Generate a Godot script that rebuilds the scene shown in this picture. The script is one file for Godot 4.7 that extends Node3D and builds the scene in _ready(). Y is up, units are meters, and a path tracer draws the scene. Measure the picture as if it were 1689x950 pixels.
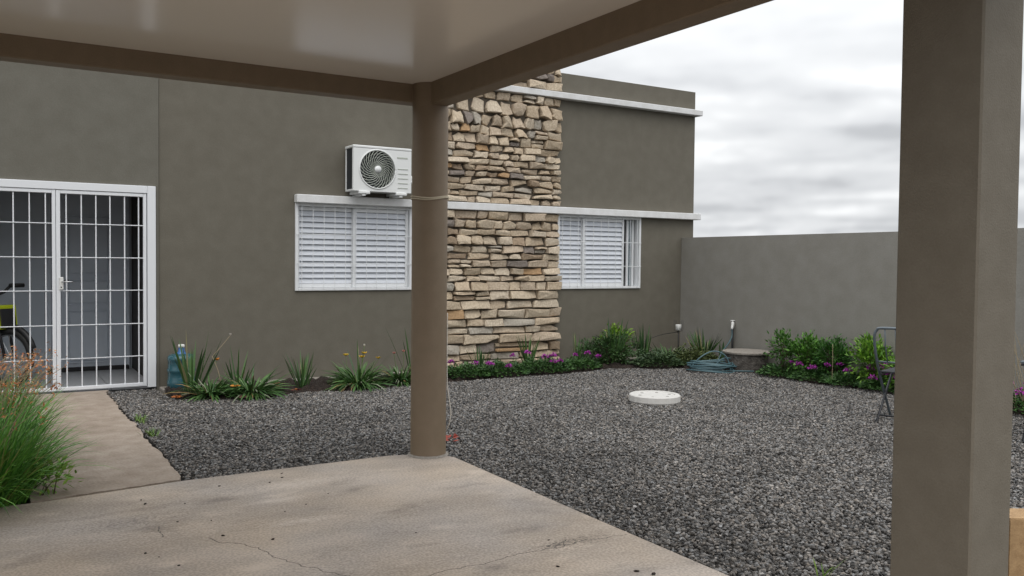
extends Node3D
# Courtyard seen from a carport: taupe rendered house with stone cladding, gravel yard, beds, boundary wall.

const WZ := -9.351          # plane of the facade
var rng := RandomNumberGenerator.new()
var used := {}
var M := {}

# ------------------------------------------------------------------ helpers
func numbered(n: String) -> String:
	if not used.has(n):
		used[n] = 0
		return n
	used[n] += 1
	return "%s_%03d" % [n, used[n]]

func thing(called: String, label: String, category: String, at := Vector3.ZERO, turn := 0.0, group := "") -> Node3D:
	var o := Node3D.new()
	o.name = numbered(called)
	add_child(o)
	o.position = at
	o.rotation.y = turn
	o.set_meta("label", label)
	o.set_meta("category", category)
	if group != "":
		o.set_meta("group", group)
	return o

func part(called: String, st: SurfaceTool, m: Material, parent: Node, smooth := false) -> MeshInstance3D:
	var o := MeshInstance3D.new()
	o.name = called
	st.generate_normals()
	o.mesh = st.commit()
	o.material_override = m
	parent.add_child(o, true)
	return o

func structure(called: String, st: SurfaceTool, m: Material, label: String) -> MeshInstance3D:
	var o := part(called, st, m, self)
	used[called] = 0
	o.set_meta("kind", "structure")
	o.set_meta("label", label)
	return o

func begin(smooth := false) -> SurfaceTool:
	var st := SurfaceTool.new()
	st.begin(Mesh.PRIMITIVE_TRIANGLES)
	st.set_smooth_group(0 if smooth else -1)
	return st

func lin(r: float, g: float, b: float) -> Color:
	return Color(r, g, b).linear_to_srgb()

func mat(c: Color, rough := 0.8, metal := 0.0, spec := 0.5) -> StandardMaterial3D:
	var m := StandardMaterial3D.new()
	m.albedo_color = c
	m.roughness = rough
	m.metallic = metal
	m.metallic_specular = spec
	return m

func leafmat(back := 0.2, rough := 0.55) -> StandardMaterial3D:
	var m := StandardMaterial3D.new()
	m.vertex_color_use_as_albedo = true
	m.roughness = rough
	m.cull_mode = BaseMaterial3D.CULL_DISABLED
	m.backlight_enabled = true
	m.backlight = Color(back, back, back * 0.6)
	return m

func tri(st: SurfaceTool, a: Vector3, b: Vector3, c: Vector3) -> void:
	st.add_vertex(a); st.add_vertex(b); st.add_vertex(c)

func tri_out(st: SurfaceTool, a: Vector3, b: Vector3, c: Vector3, o: Vector3) -> void:
	if (c - a).cross(b - a).dot((a + b + c) / 3.0 - o) < 0.0:
		tri(st, a, c, b)
	else:
		tri(st, a, b, c)

func quad_out(st: SurfaceTool, a: Vector3, b: Vector3, c: Vector3, d: Vector3, o: Vector3) -> void:
	tri_out(st, a, b, c, o)
	tri_out(st, a, c, d, o)

# box with chamfered edges, optionally in a turned frame
func box(st: SurfaceTool, lo: Vector3, hi: Vector3, ch := 0.004, xf := Transform3D.IDENTITY) -> void:
	var c := (lo + hi) * 0.5
	var h := (hi - lo) * 0.5
	ch = minf(ch, minf(h.x, minf(h.y, h.z)) * 0.45)
	var o := xf * c
	var p := func(sx, sy, sz, ax):
		var v := Vector3(sx * (h.x - (0.0 if ax == 0 else ch)), sy * (h.y - (0.0 if ax == 1 else ch)), sz * (h.z - (0.0 if ax == 2 else ch)))
		return xf * (c + v)
	for s in [-1, 1]:
		quad_out(st, p.call(s, -1, -1, 0), p.call(s, 1, -1, 0), p.call(s, 1, 1, 0), p.call(s, -1, 1, 0), o)
		quad_out(st, p.call(-1, s, -1, 1), p.call(1, s, -1, 1), p.call(1, s, 1, 1), p.call(-1, s, 1, 1), o)
		quad_out(st, p.call(-1, -1, s, 2), p.call(1, -1, s, 2), p.call(1, 1, s, 2), p.call(-1, 1, s, 2), o)
		for t in [-1, 1]:
			quad_out(st, p.call(s, t, -1, 0), p.call(s, t, 1, 0), p.call(s, t, 1, 1), p.call(s, t, -1, 1), o)
			quad_out(st, p.call(s, -1, t, 0), p.call(s, 1, t, 0), p.call(s, 1, t, 2), p.call(s, -1, t, 2), o)
			quad_out(st, p.call(-1, s, t, 1), p.call(1, s, t, 1), p.call(1, s, t, 2), p.call(-1, s, t, 2), o)
			for u in [-1, 1]:
				tri_out(st, p.call(s, t, u, 0), p.call(s, t, u, 1), p.call(s, t, u, 2), o)

func bx(called: String, lo: Vector3, hi: Vector3, m: Material, parent: Node, ch := 0.003) -> MeshInstance3D:
	var st := begin()
	box(st, lo, hi, ch)
	return part(called, st, m, parent)

# swept tube along points
func tube(st: SurfaceTool, pts: Array, r: float, sides := 6, r_end := -1.0) -> void:
	if r_end < 0.0:
		r_end = r
	var rings := []
	var ref := Vector3.UP
	var n := pts.size()
	for i in n:
		var d: Vector3 = (pts[mini(i + 1, n - 1)] - pts[maxi(i - 1, 0)]).normalized()
		var s := d.cross(ref)
		if s.length() < 0.05:
			s = d.cross(Vector3.RIGHT)
			if s.length() < 0.05:
				s = d.cross(Vector3.FORWARD)
		s = s.normalized()
		var u := s.cross(d).normalized()
		ref = u
		var rr := lerpf(r, r_end, float(i) / maxf(1.0, n - 1))
		var ring := []
		for k in sides:
			var a := TAU * k / sides
			ring.append(pts[i] + (s * cos(a) + u * sin(a)) * rr)
		rings.append(ring)
	for i in n - 1:
		var o: Vector3 = (pts[i] + pts[i + 1]) * 0.5
		for k in sides:
			var k2 := (k + 1) % sides
			quad_out(st, rings[i][k], rings[i][k2], rings[i + 1][k2], rings[i + 1][k], o)
	for e in [0, n - 1]:
		var inner: Vector3 = pts[1] if e == 0 else pts[n - 2]
		for k in range(1, sides - 1):
			tri_out(st, rings[e][0], rings[e][k], rings[e][k + 1], inner)

# lathe round the y axis through `at`; profile of (radius, height)
func lathe(st: SurfaceTool, prof: Array, seg := 32, at := Vector3.ZERO) -> void:
	for i in prof.size() - 1:
		var p: Vector2 = prof[i]
		var q: Vector2 = prof[i + 1]
		for k in seg:
			var a := TAU * k / seg
			var b := TAU * (k + 1) / seg
			var A := at + Vector3(cos(a) * p.x, p.y, sin(a) * p.x)
			var B := at + Vector3(cos(b) * p.x, p.y, sin(b) * p.x)
			var C := at + Vector3(cos(b) * q.x, q.y, sin(b) * q.x)
			var D := at + Vector3(cos(a) * q.x, q.y, sin(a) * q.x)
			if p.x > 1e-5:
				tri(st, A, B, C)
			if q.x > 1e-5:
				tri(st, A, C, D)

func spline(pts: Array, per := 6) -> Array:
	var out := []
	for i in pts.size() - 1:
		var p0: Vector3 = pts[maxi(i - 1, 0)]
		var p3: Vector3 = pts[mini(i + 2, pts.size() - 1)]
		for k in per:
			out.append(pts[i].cubic_interpolate(pts[i + 1], p0, p3, float(k) / per))
	out.append(pts[-1])
	return out

# prism of an outline (x,z) between two heights, with uv from x,z
func prism(st: SurfaceTool, poly: PackedVector2Array, y0: float, y1: float, uvo: Vector2, uvs: float) -> void:
	var idx := Geometry2D.triangulate_polygon(poly)
	for i in range(0, idx.size(), 3):
		var t := [poly[idx[i]], poly[idx[i + 1]], poly[idx[i + 2]]]
		if (t[1] - t[0]).cross(t[2] - t[0]) < 0.0:
			t = [t[0], t[2], t[1]]
		for v in t:
			st.set_uv((v - uvo) / uvs)
			st.add_vertex(Vector3(v.x, y1, v.y))
	var c := Vector2.ZERO
	for v in poly:
		c += v / poly.size()
	for i in poly.size():
		var a := poly[i]
		var b := poly[(i + 1) % poly.size()]
		var n := Vector2(b.y - a.y, a.x - b.x)
		var flip := Geometry2D.is_polygon_clockwise(poly)
		var q := [Vector3(a.x, y0, a.y), Vector3(b.x, y0, b.y), Vector3(b.x, y1, b.y), Vector3(a.x, y1, a.y)]
		if flip:
			q.reverse()
		for k in [0, 2, 1, 0, 3, 2]:
			st.set_uv((Vector2(q[k].x + q[k].y, q[k].z + q[k].y) - uvo) / uvs)
			st.add_vertex(q[k])

# ------------------------------------------------------------------ textures
func noise_bytes(size: int, freq: float, oct: int, seed_: int, kind := FastNoiseLite.TYPE_SIMPLEX_SMOOTH, seamless := true, stretch := 1) -> PackedByteArray:
	var n := FastNoiseLite.new()
	n.noise_type = kind
	n.seed = seed_
	n.frequency = freq
	n.fractal_octaves = oct
	var im := n.get_seamless_image(size, size) if seamless else n.get_image(size / stretch, size)
	if stretch > 1:
		im.resize(size, size, Image.INTERPOLATE_CUBIC)
	im.convert(Image.FORMAT_L8)
	return im.get_data()

# a tint between colours a and b by weighted noise layers [freq, octaves, weight, seed]
func tint_tex(size: int, layers: Array, a: Color, b: Color) -> ImageTexture:
	var acc := PackedFloat32Array()
	acc.resize(size * size)
	var total := 0.0
	for l in layers:
		var d := noise_bytes(size, l[0], l[1], l[3])
		total += l[2]
		var w: float = l[2] / 255.0
		for i in acc.size():
			acc[i] += d[i] * w
	var out := PackedByteArray()
	out.resize(size * size * 3)
	for i in acc.size():
		var t := clampf((acc[i] / total - 0.5) * 1.7 + 0.5, 0.0, 1.0)
		out[i * 3] = int(255.0 * lerpf(a.r, b.r, t))
		out[i * 3 + 1] = int(255.0 * lerpf(a.g, b.g, t))
		out[i * 3 + 2] = int(255.0 * lerpf(a.b, b.b, t))
	var im := Image.create_from_data(size, size, false, Image.FORMAT_RGB8, out)
	im.generate_mipmaps()
	return ImageTexture.create_from_image(im)

func height_tex(size: int, layers: Array) -> ImageTexture:
	return tint_tex(size, layers, Color.BLACK, Color.WHITE)

func triplanar(m: StandardMaterial3D, tex: Texture2D, scale: float, relief: Texture2D = null, cm := 0.0) -> StandardMaterial3D:
	m.albedo_texture = tex
	m.uv1_triplanar = true
	m.uv1_world_triplanar = true
	m.uv1_scale = Vector3(scale, scale, scale)
	if relief:
		m.heightmap_enabled = true
		m.heightmap_texture = relief
		m.heightmap_scale = cm
	return m

# worn concrete with trowel stains, scuffs, specks and the hairline cracks of the slab
func concrete_tex(size: int, org: Vector2, span: float, cracks: Array, scuffs: Array) -> ImageTexture:
	var big := noise_bytes(size, 2.2 / size, 4, 11, FastNoiseLite.TYPE_SIMPLEX_SMOOTH, false, 2)
	var mid := noise_bytes(size, 9.0 / size, 5, 12, FastNoiseLite.TYPE_SIMPLEX_SMOOTH, false, 2)
	var fine := noise_bytes(size, 170.0 / size, 4, 13, FastNoiseLite.TYPE_SIMPLEX, false)
	var worn := noise_bytes(size, 16.0 / size, 5, 14, FastNoiseLite.TYPE_PERLIN, false, 2)
	var hue := noise_bytes(size, 3.5 / size, 3, 15, FastNoiseLite.TYPE_SIMPLEX_SMOOTH, false)
	var out := PackedByteArray()
	out.resize(size * size * 3)
	for i in size * size:
		var v := 0.86 + 0.13 * (big[i] / 255.0 - 0.5) + 0.13 * (mid[i] / 255.0 - 0.5) + 0.24 * (fine[i] / 255.0 - 0.5)
		var w := worn[i] / 255.0
		if w > 0.66:
			v += (w - 0.66) * 0.4
		elif w < 0.33:
			v -= (0.33 - w) * 0.45
		var h := (hue[i] / 255.0 - 0.5) * 0.05
		out[i * 3] = int(clampf(v + h * 0.6, 0, 1) * 255)
		out[i * 3 + 1] = int(clampf(v, 0, 1) * 252)
		out[i * 3 + 2] = int(clampf(v - h, 0, 1) * 248)
	var im := Image.create_from_data(size, size, false, Image.FORMAT_RGB8, out)
	var wob := FastNoiseLite.new()
	wob.seed = 5
	wob.frequency = 9.0
	for c in cracks:
		for s in c.size() - 1:
			var a: Vector2 = c[s]
			var b: Vector2 = c[s + 1]
			var steps := int(a.distance_to(b) / span * size * 2.0) + 1
			for k in steps:
				var p := a.lerp(b, float(k) / steps)
				p += Vector2(wob.get_noise_2d(p.x, p.y), wob.get_noise_2d(p.x + 40.0, p.y)) * 0.022
				var q := (p - org) / span * size
				if q.x > 1 and q.y > 1 and q.x < size - 2 and q.y < size - 2:
					var dark := 0.48 + 0.25 * wob.get_noise_2d(p.x * 3.0, p.y * 3.0)
					im.set_pixelv(Vector2i(q), im.get_pixelv(Vector2i(q)) * Color(dark, dark, dark))
	for s in scuffs:
		for k in int(s[3]):
			var p := Vector2(s[0], s[1]) + Vector2(rng.randfn(0, s[2]), rng.randfn(0, s[2] * 0.28))
			var q := Vector2i((p - org) / span * size)
			if q.x > 1 and q.y > 1 and q.x < size - 4 and q.y < size - 2:
				for dx in rng.randi_range(1, 5):
					var x: float = s[4] + rng.randf_range(-0.06, 0.06)
					im.set_pixel(q.x + dx if q.x + dx < size else q.x, q.y, im.get_pixel(q.x, q.y) * Color(x, x, x))
	im.generate_mipmaps()
	return ImageTexture.create_from_image(im)

# ------------------------------------------------------------------ plants
func blade(st: SurfaceTool, base: Vector3, dir: Vector3, length: float, width: float, droop: float, col: Color, seg := 5) -> void:
	var side := dir.cross(Vector3.UP)
	side = (side if side.length() > 0.05 else Vector3.RIGHT).normalized().rotated(dir.normalized(), rng.randf_range(-0.7, 0.7))
	var p := base
	var d := dir.normalized()
	var last := []
	for i in seg + 1:
		var t := float(i) / seg
		var w := width * 0.5 * (0.75 + 0.6 * t) * (1.0 if t < 0.45 else pow(maxf(0.0, (1.0 - t) / 0.55), 0.75))
		var now := [p - side * w, p + side * w]
		if i > 0:
			var shade := rng.randf_range(0.93, 1.07)
			st.set_color(Color(col.r * shade, col.g * shade, col.b * shade))
			tri(st, last[0], last[1], now[1])
			if i < seg:
				tri(st, last[0], now[1], now[0])
		last = now
		p += d * (length / seg)
		d = (d + Vector3.DOWN * droop / seg).normalized()

func leaf(st: SurfaceTool, at: Vector3, dir: Vector3, length: float, width: float, col: Color) -> void:
	var d := dir.normalized()
	var side := d.cross(Vector3(rng.randf_range(-1, 1), 1.2, rng.randf_range(-1, 1))).normalized()
	var up := side.cross(d)
	var tip := at + d * length - up * length * 0.15
	var mid := at + d * length * 0.45 - up * width * 0.18
	var l := at + d * length * 0.42 + side * width * 0.5
	var r := at + d * length * 0.42 - side * width * 0.5
	var s := rng.randf_range(0.9, 1.1)
	st.set_color(Color(col.r * s, col.g * s, col.b * s))
	tri(st, at, l, mid); tri(st, mid, l, tip)
	tri(st, at, mid, r); tri(st, mid, tip, r)

func gmix(a: Color, b: Color) -> Color:
	return a.lerp(b, rng.randf())

func daisy(parent: Node, at: Vector3, r: float, col: Color, eye: Color, closed := 0.0) -> void:
	var st := begin()
	var n := 11
	for k in n:
		var a := TAU * k / n + rng.randf_range(-0.1, 0.1)
		var d := Vector3(cos(a), 0.15 + closed * 2.0, sin(a)).normalized()
		leaf(st, at, d, r, r * 0.55, col)
	st.set_color(eye)
	for k in 8:
		var a := TAU * k / 8
		var b := TAU * (k + 1) / 8
		tri(st, at + Vector3(0, r * 0.28, 0), at + Vector3(cos(b) * r * 0.3, r * 0.12, sin(b) * r * 0.3), at + Vector3(cos(a) * r * 0.3, r * 0.12, sin(a) * r * 0.3))
	part("flower", st, M.petal, parent)

func spiky(at: Vector3, n: int, h: float, spread: float, label: String, lean := Vector3.ZERO, w := 0.017) -> Node3D:
	var t := thing("iris_plant", label, "plant", at, 0.0, "spiky leaved plants in the beds")
	var st := begin()
	for i in n:
		var a := rng.randf() * TAU
		var s := spread * sqrt(rng.randf())
		var d := Vector3(cos(a) * s, 1.0, sin(a) * s) + lean
		var c := gmix(Color(0.022, 0.06, 0.018), Color(0.075, 0.16, 0.04))
		if rng.randf() < 0.12:
			c = Color(0.22, 0.2, 0.1)
		blade(st, Vector3(cos(a), 0, sin(a)) * rng.randf_range(0.0, 0.06), d, h * rng.randf_range(0.55, 1.05), w * rng.randf_range(0.75, 1.25), rng.randf_range(0.0, 0.35), c, 6)
	part("foliage", st, M.leaf, t)
	return t

func clump(at: Vector3, r: float, h: float, n: int, label: String) -> Node3D:
	var t := thing("gazania_plant", label, "plant", at, 0.0, "low leafy clumps along the facade")
	var st := begin()
	for i in n:
		var a := rng.randf() * TAU
		var e := rng.randf_range(0.15, 1.4)
		var d := Vector3(cos(a), tan(e * 0.9) * 0.75, sin(a))
		var c := gmix(Color(0.03, 0.085, 0.02), Color(0.085, 0.18, 0.045))
		if rng.randf() < 0.06:
			c = Color(0.2, 0.23, 0.15)
		elif rng.randf() < 0.06:
			c = Color(0.25, 0.17, 0.07)
		blade(st, Vector3(cos(a), 0.12 * rng.randf(), sin(a)) * rng.randf_range(0.01, r * 0.35), d, lerpf(r, h, clampf(e / 1.4, 0, 1)) * rng.randf_range(0.6, 1.1), rng.randf_range(0.011, 0.02), rng.randf_range(0.5, 1.5), c, 4)
	part("foliage", st, M.leaf, t)
	return t

func stalk(t: Node3D, foot: Vector3, top: Vector3, r := 0.003, m: Material = null) -> void:
	var st := begin(true)
	tube(st, spline([foot, foot.lerp(top, 0.5) + Vector3(rng.randf_range(-0.02, 0.02), 0.015, 0), top], 4), r, 5)
	part("stem", st, m if m else M.stem, t)

# low spreading mat of small leaves with flower heads
func carpet(at: Vector3, rx: float, rz: float, h: float, n: int, heads: Array, label: String, ca := Color(0.02, 0.06, 0.016), cb := Color(0.07, 0.16, 0.035), turn := 0.0) -> Node3D:
	var t := thing("verbena_plant", label, "plant", at, turn, "low spreading plants in the beds")
	var st := begin()
	for i in n * 2:
		var a := rng.randf() * TAU
		var q := sqrt(rng.randf())
		var lump := 0.72 + 0.28 * sin(a * 3.0 + at.x * 5.0) * sin(q * 7.0 + at.z * 3.0)
		var y := h * (1.0 - q * q * 0.85) * lump * pow(rng.randf(), 0.5)
		var p := Vector3(cos(a) * q * rx, maxf(0.006, y), sin(a) * q * rz)
		var d := Vector3(cos(a) * q * 1.3 + rng.randf_range(-0.7, 0.7), rng.randf_range(-0.1, 0.9), sin(a) * q * 1.3 + rng.randf_range(-0.7, 0.7))
		leaf(st, p, d, rng.randf_range(0.025, 0.06), rng.randf_range(0.013, 0.027), gmix(ca, cb))
	part("foliage", st, M.leaf, t)
	for k in heads:
		var hs := begin()
		var c := Vector3(k[0] * rx, h * k[2], k[1] * rz)
		var rr: float = k[3]
		for i in int(26 + rr * 500):
			var d := Vector3(rng.randfn(0, 1), absf(rng.randfn(0, 0.8)) + 0.15, rng.randfn(0, 1)).normalized()
			leaf(hs, c + d * rr * rng.randf_range(0.45, 1.0), d + Vector3(rng.randf_range(-1, 1), rng.randf_range(-0.4, 0.6), rng.randf_range(-1, 1)) * 0.8, 0.021, 0.019, gmix(Color(0.26, 0.012, 0.24), Color(0.42, 0.04, 0.4)))
		part("flower_head", hs, M.petal, t)
	return t

func bush(at: Vector3, r: Vector3, stem_h: float, n: int, ca: Color, cb: Color, label: String, ll := 0.05) -> Node3D:
	var t := thing("garden_shrub", label, "shrub", at, 0.0, "leafy shrubs against the boundary wall")
	var ws := begin(true)
	var c := Vector3(0, stem_h + r.y * 0.75, 0)
	var twigs := []
	for i in clampi(n / 22, 5, 60):
		var d := Vector3(rng.randfn(0, 1), rng.randfn(0.25, 0.9), rng.randfn(0, 1)).normalized()
		var tip := c + Vector3(d.x * r.x, d.y * r.y, d.z * r.z) * rng.randf_range(0.55, 1.0)
		tip.y = maxf(tip.y, 0.05)
		twigs.append(tip)
		var foot := Vector3(rng.randf_range(-0.05, 0.05), 0.0, rng.randf_range(-0.05, 0.05))
		tube(ws, [foot, foot.lerp(tip, 0.4) + Vector3(0, 0.04 * r.y * 3.0, 0), tip], 0.0045 if n > 100 else 0.0025, 4, 0.0015)
	part("stem", ws, M.twig, t)
	var st := begin()
	for i in n:
		var tip: Vector3 = twigs[rng.randi() % twigs.size()]
		var p := tip.lerp(c, pow(rng.randf(), 2.0) * 0.5) + Vector3(rng.randfn(0, 0.035), rng.randfn(0, 0.028), rng.randfn(0, 0.035))
		p.y = maxf(p.y, 0.03)
		var d := (p - c).normalized() + Vector3(rng.randf_range(-0.8, 0.8), rng.randf_range(-0.2, 0.9), rng.randf_range(-0.8, 0.8))
		leaf(st, p, d, ll * rng.randf_range(0.7, 1.25), ll * rng.randf_range(0.32, 0.5), gmix(ca, cb))
	part("foliage", st, M.leaf, t)
	return t

# ------------------------------------------------------------------ scene
func _ready() -> void:
	rng.seed = 20240611
	camera_and_light()
	materials()
	build_ground()
	build_house()
	build_boundary()
	build_carport()
	build_beds()
	build_objects()
	build_gravel()

func camera_and_light() -> void:
	var cam := Camera3D.new()
	cam.name = "camera"
	cam.fov = 36.592
	cam.near = 0.05
	cam.far = 800.0
	add_child(cam)
	cam.transform = Transform3D(Basis(Vector3(0.85545587, 0.00989211, 0.51778124), Vector3(0.00754966, 0.99947309, -0.03156796), Vector3(-0.51782069, 0.03091407, 0.85493044)), Vector3(0, 1.3, 0))
	cam.current = true
	var sun := DirectionalLight3D.new()
	sun.name = "sun"
	sun.light_energy = 0.3
	sun.light_angular_distance = 40.0
	sun.light_color = Color(1.0, 0.97, 0.93)
	sun.shadow_enabled = true
	add_child(sun)
	sun.look_at_from_position(Vector3.ZERO, Vector3(0.25, -1.0, -0.6))
	var we := WorldEnvironment.new()
	we.name = "environment"
	var env := Environment.new()
	env.background_mode = Environment.BG_SKY
	env.tonemap_mode = Environment.TONE_MAPPER_LINEAR
	env.tonemap_exposure = 1.0
	env.sdfgi_enabled = true
	env.ssao_enabled = true
	env.ssil_enabled = true
	var sky := Sky.new()
	var pm := PanoramaSkyMaterial.new()
	pm.panorama = overcast()
	sky.sky_material = pm
	env.sky = sky
	we.environment = env
	add_child(we)

# an overcast sky: brighter towards the zenith, layered stratus whose bands crowd together near the horizon
func overcast() -> ImageTexture:
	var w := 1536
	var h := 768
	var im := Image.create(w, h, false, Image.FORMAT_RGBF)
	var a := FastNoiseLite.new()
	a.seed = 31
	a.noise_type = FastNoiseLite.TYPE_SIMPLEX_SMOOTH
	a.frequency = 0.42
	a.fractal_octaves = 6
	a.fractal_gain = 0.6
	var b := FastNoiseLite.new()
	b.seed = 77
	b.noise_type = FastNoiseLite.TYPE_SIMPLEX_SMOOTH
	b.frequency = 1.3
	b.fractal_octaves = 5
	var ground := Color(0.3, 0.29, 0.27)
	for y in h:
		var el := (0.5 - (y + 0.5) / h) * PI
		if el <= 0.0:
			for x in w:
				im.set_pixel(x, y, ground)
			continue
		var s := sin(el)
		var base := SKY_ZENITH * (0.9 + 2.1 * pow(s, 0.85)) / 3.0 + 0.22 * exp(-rad_to_deg(el) / 2.2)
		var k := 1.0 / (s + 0.055)
		for x in w:
			var az := (x + 0.5) / w * TAU
			var px := cos(az) * cos(el) * k
			var pz := sin(az) * cos(el) * k
			var n1 := a.get_noise_3d(px * 1.0, pz * 1.0, s * 3.0)
			var n2 := b.get_noise_3d(px * 0.9 + 40.0, pz * 0.9, s * 8.0)
			var v := n1 * 0.8 + n2 * 0.5
			var f := 1.06 + maxf(0.3, 0.64 - 0.9 * s) * v
			if v < -0.12:
				f -= (-0.12 - v) * maxf(0.0, 0.45 - s)
			if v > 0.2:
				f += (v - 0.2) * 0.5
			f = clampf(f, 0.66, 1.5)
			var l := base * f + 0.05 * (1.0 - s)
			var cool := clampf(0.5 - v, 0.0, 1.0)
			im.set_pixel(x, y, Color(l * (0.985 - 0.02 * cool), l * (1.0 - 0.004 * cool), l * (1.01 + 0.03 * cool)))
	return ImageTexture.create_from_image(im)

const SKY_ZENITH := 1.7

func materials() -> void:
	var plaster_t := tint_tex(512, [[0.012, 4, 1.0, 1], [0.15, 3, 0.8, 2]], Color(0.93, 0.925, 0.915), Color(1, 1, 1))
	var plaster_h := height_tex(512, [[0.2, 4, 1.0, 3], [0.04, 3, 0.6, 4]])
	M.wall = triplanar(mat(lin(0.147, 0.135, 0.108), 0.85), plaster_t, 0.7, plaster_h, 0.07)
	M.gate_wall = triplanar(mat(lin(0.149, 0.142, 0.118), 0.85), plaster_t, 0.63, plaster_h, 0.07)
	M.boundary = triplanar(mat(lin(0.27, 0.26, 0.235), 0.88), plaster_t, 0.55, plaster_h, 0.1)
	M.paint = triplanar(mat(lin(0.22, 0.165, 0.11), 0.55), plaster_t, 1.3, plaster_h, 0.05)
	M.pillar = triplanar(mat(lin(0.155, 0.137, 0.108), 0.8), plaster_t, 1.3, plaster_h, 0.08)
	M.trim = triplanar(mat(lin(0.74, 0.75, 0.76), 0.6), plaster_t, 1.1, plaster_h, 0.08)
	M.white = mat(lin(0.72, 0.735, 0.75), 0.4)
	M.white_grille = mat(lin(0.74, 0.76, 0.79), 0.4)
	M.slat = mat(lin(0.62, 0.65, 0.7), 0.45)
	M.ceiling = mat(lin(0.78, 0.72, 0.65), 0.17, 0.0, 0.3)
	M.dark = mat(lin(0.02, 0.02, 0.022), 0.7)
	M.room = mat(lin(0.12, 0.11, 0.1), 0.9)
	M.roofing = mat(lin(0.2, 0.19, 0.18), 0.9)
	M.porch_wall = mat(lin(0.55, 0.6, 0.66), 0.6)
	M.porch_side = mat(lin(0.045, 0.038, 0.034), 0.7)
	M.porch_tile = mat(lin(0.42, 0.43, 0.45), 0.35)
	M.door = mat(lin(0.6, 0.66, 0.74), 0.45)
	M.metal = mat(lin(0.5, 0.5, 0.5), 0.35, 1.0)
	M.glass = mat(Color(0.6, 0.68, 0.72, 0.25), 0.03)
	M.glass.transparency = BaseMaterial3D.TRANSPARENCY_ALPHA
	var grain_t := tint_tex(512, [[0.02, 4, 1.0, 21], [0.12, 4, 1.0, 22]], Color(0.78, 0.75, 0.72), Color(1, 1, 1))
	var grain_h := height_tex(512, [[0.03, 5, 1.0, 23], [0.16, 4, 0.7, 24]])
	M.stones = []
	for c in [[0.72, 0.62, 0.48], [0.68, 0.57, 0.43], [0.75, 0.66, 0.53], [0.64, 0.54, 0.42], [0.7, 0.6, 0.46], [0.6, 0.5, 0.37], [0.5, 0.47, 0.41], [0.58, 0.39, 0.22], [0.3, 0.265, 0.24], [0.46, 0.36, 0.26]]:
		M.stones.append(triplanar(mat(lin(c[0], c[1], c[2]), 0.9), grain_t, 2.4, grain_h, 0.6))
	M.mortar = mat(lin(0.1, 0.083, 0.064), 0.95)
	M.leaf = leafmat()
	M.petal = leafmat(0.25, 0.6)
	M.stem = mat(lin(0.1, 0.15, 0.05), 0.7)
	M.dry_stem = mat(lin(0.3, 0.24, 0.15), 0.8)
	M.twig = mat(lin(0.09, 0.065, 0.04), 0.85)
	var soil_t := tint_tex(256, [[0.03, 4, 1.0, 41], [0.2, 4, 1.0, 42]], Color(0.35, 0.33, 0.32), Color(1, 1, 1))
	var soil_h := height_tex(256, [[0.08, 4, 1.0, 43]])
	M.soil = triplanar(mat(lin(0.055, 0.036, 0.026), 0.95), soil_t, 2.2, soil_h, 2.0)
	M.ground = triplanar(mat(lin(0.09, 0.085, 0.08), 0.95), soil_t, 1.7)
	var cracks := [
		[Vector2(0.876, -4.162), Vector2(0.915, -4.063), Vector2(0.999, -3.981), Vector2(1.067, -3.844), Vector2(1.063, -3.766), Vector2(1.123, -3.626), Vector2(1.195, -3.483), Vector2(1.3, -3.3)],
		[Vector2(1.45, -3.2), Vector2(1.667, -3.237), Vector2(1.834, -3.22), Vector2(2.005, -3.246), Vector2(2.198, -3.245), Vector2(2.332, -3.26), Vector2(2.432, -3.264), Vector2(2.62, -3.233)],
		[Vector2(0.706, -4.453), Vector2(0.696, -4.274)],
	]
	for i in 7:
		cracks.append([Vector2(2.27 + rng.randf_range(-0.1, 0.1), -3.27 + rng.randf_range(-0.05, 0.05)), Vector2(2.27 + rng.randf_range(-0.1, 0.1), -3.27 + rng.randf_range(-0.05, 0.05))])
	var scuffs := [[1.48, -4.91, 0.16, 1500, 1.16], [1.75, -4.95, 0.25, 800, 1.13], [1.32, -4.63, 0.08, 500, 1.15], [1.34, -4.2, 0.1, 700, 1.15], [0.6, -4.6, 0.2, 700, 0.86], [2.27, -3.27, 0.12, 500, 0.84], [0.7, -4.35, 0.25, 800, 1.1], [1.9, -4.0, 0.4, 900, 0.9], [1.5, -3.5, 0.5, 1200, 1.1], [2.2, -4.5, 0.2, 700, 1.12], [1.0, -4.9, 0.3, 700, 0.9]]
	var ct := concrete_tex(1024, Vector2(-0.4, -5.5), 3.2, cracks, scuffs)
	var ch := height_tex(512, [[0.02, 4, 1.0, 51], [0.2, 4, 0.8, 52]])
	M.slab = mat(lin(0.6, 0.525, 0.455), 0.7)
	M.slab.albedo_texture = ct
	M.slab.heightmap_enabled = true
	M.slab.heightmap_texture = ch
	M.slab.heightmap_scale = 0.35
	M.path = mat(lin(0.41, 0.345, 0.285), 0.85)
	M.path.albedo_texture = tint_tex(512, [[0.008, 4, 0.9, 61], [0.03, 4, 0.9, 62], [0.25, 4, 0.9, 63]], Color(0.76, 0.73, 0.7), Color(1, 1, 1))
	M.path.heightmap_enabled = true
	M.path.heightmap_texture = ch
	M.path.heightmap_scale = 0.5
	M.basin = triplanar(mat(lin(0.2, 0.185, 0.165), 0.9), soil_t, 1.6, soil_h, 0.5)
	M.basin_rim = triplanar(mat(lin(0.36, 0.34, 0.31), 0.9), grain_t, 2.0, soil_h, 0.4)
	M.lid = triplanar(mat(lin(0.6, 0.59, 0.57), 0.7), plaster_t, 3.0)
	M.hose = mat(lin(0.07, 0.135, 0.155), 0.45)
	M.black = mat(lin(0.018, 0.018, 0.02), 0.5)
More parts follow.
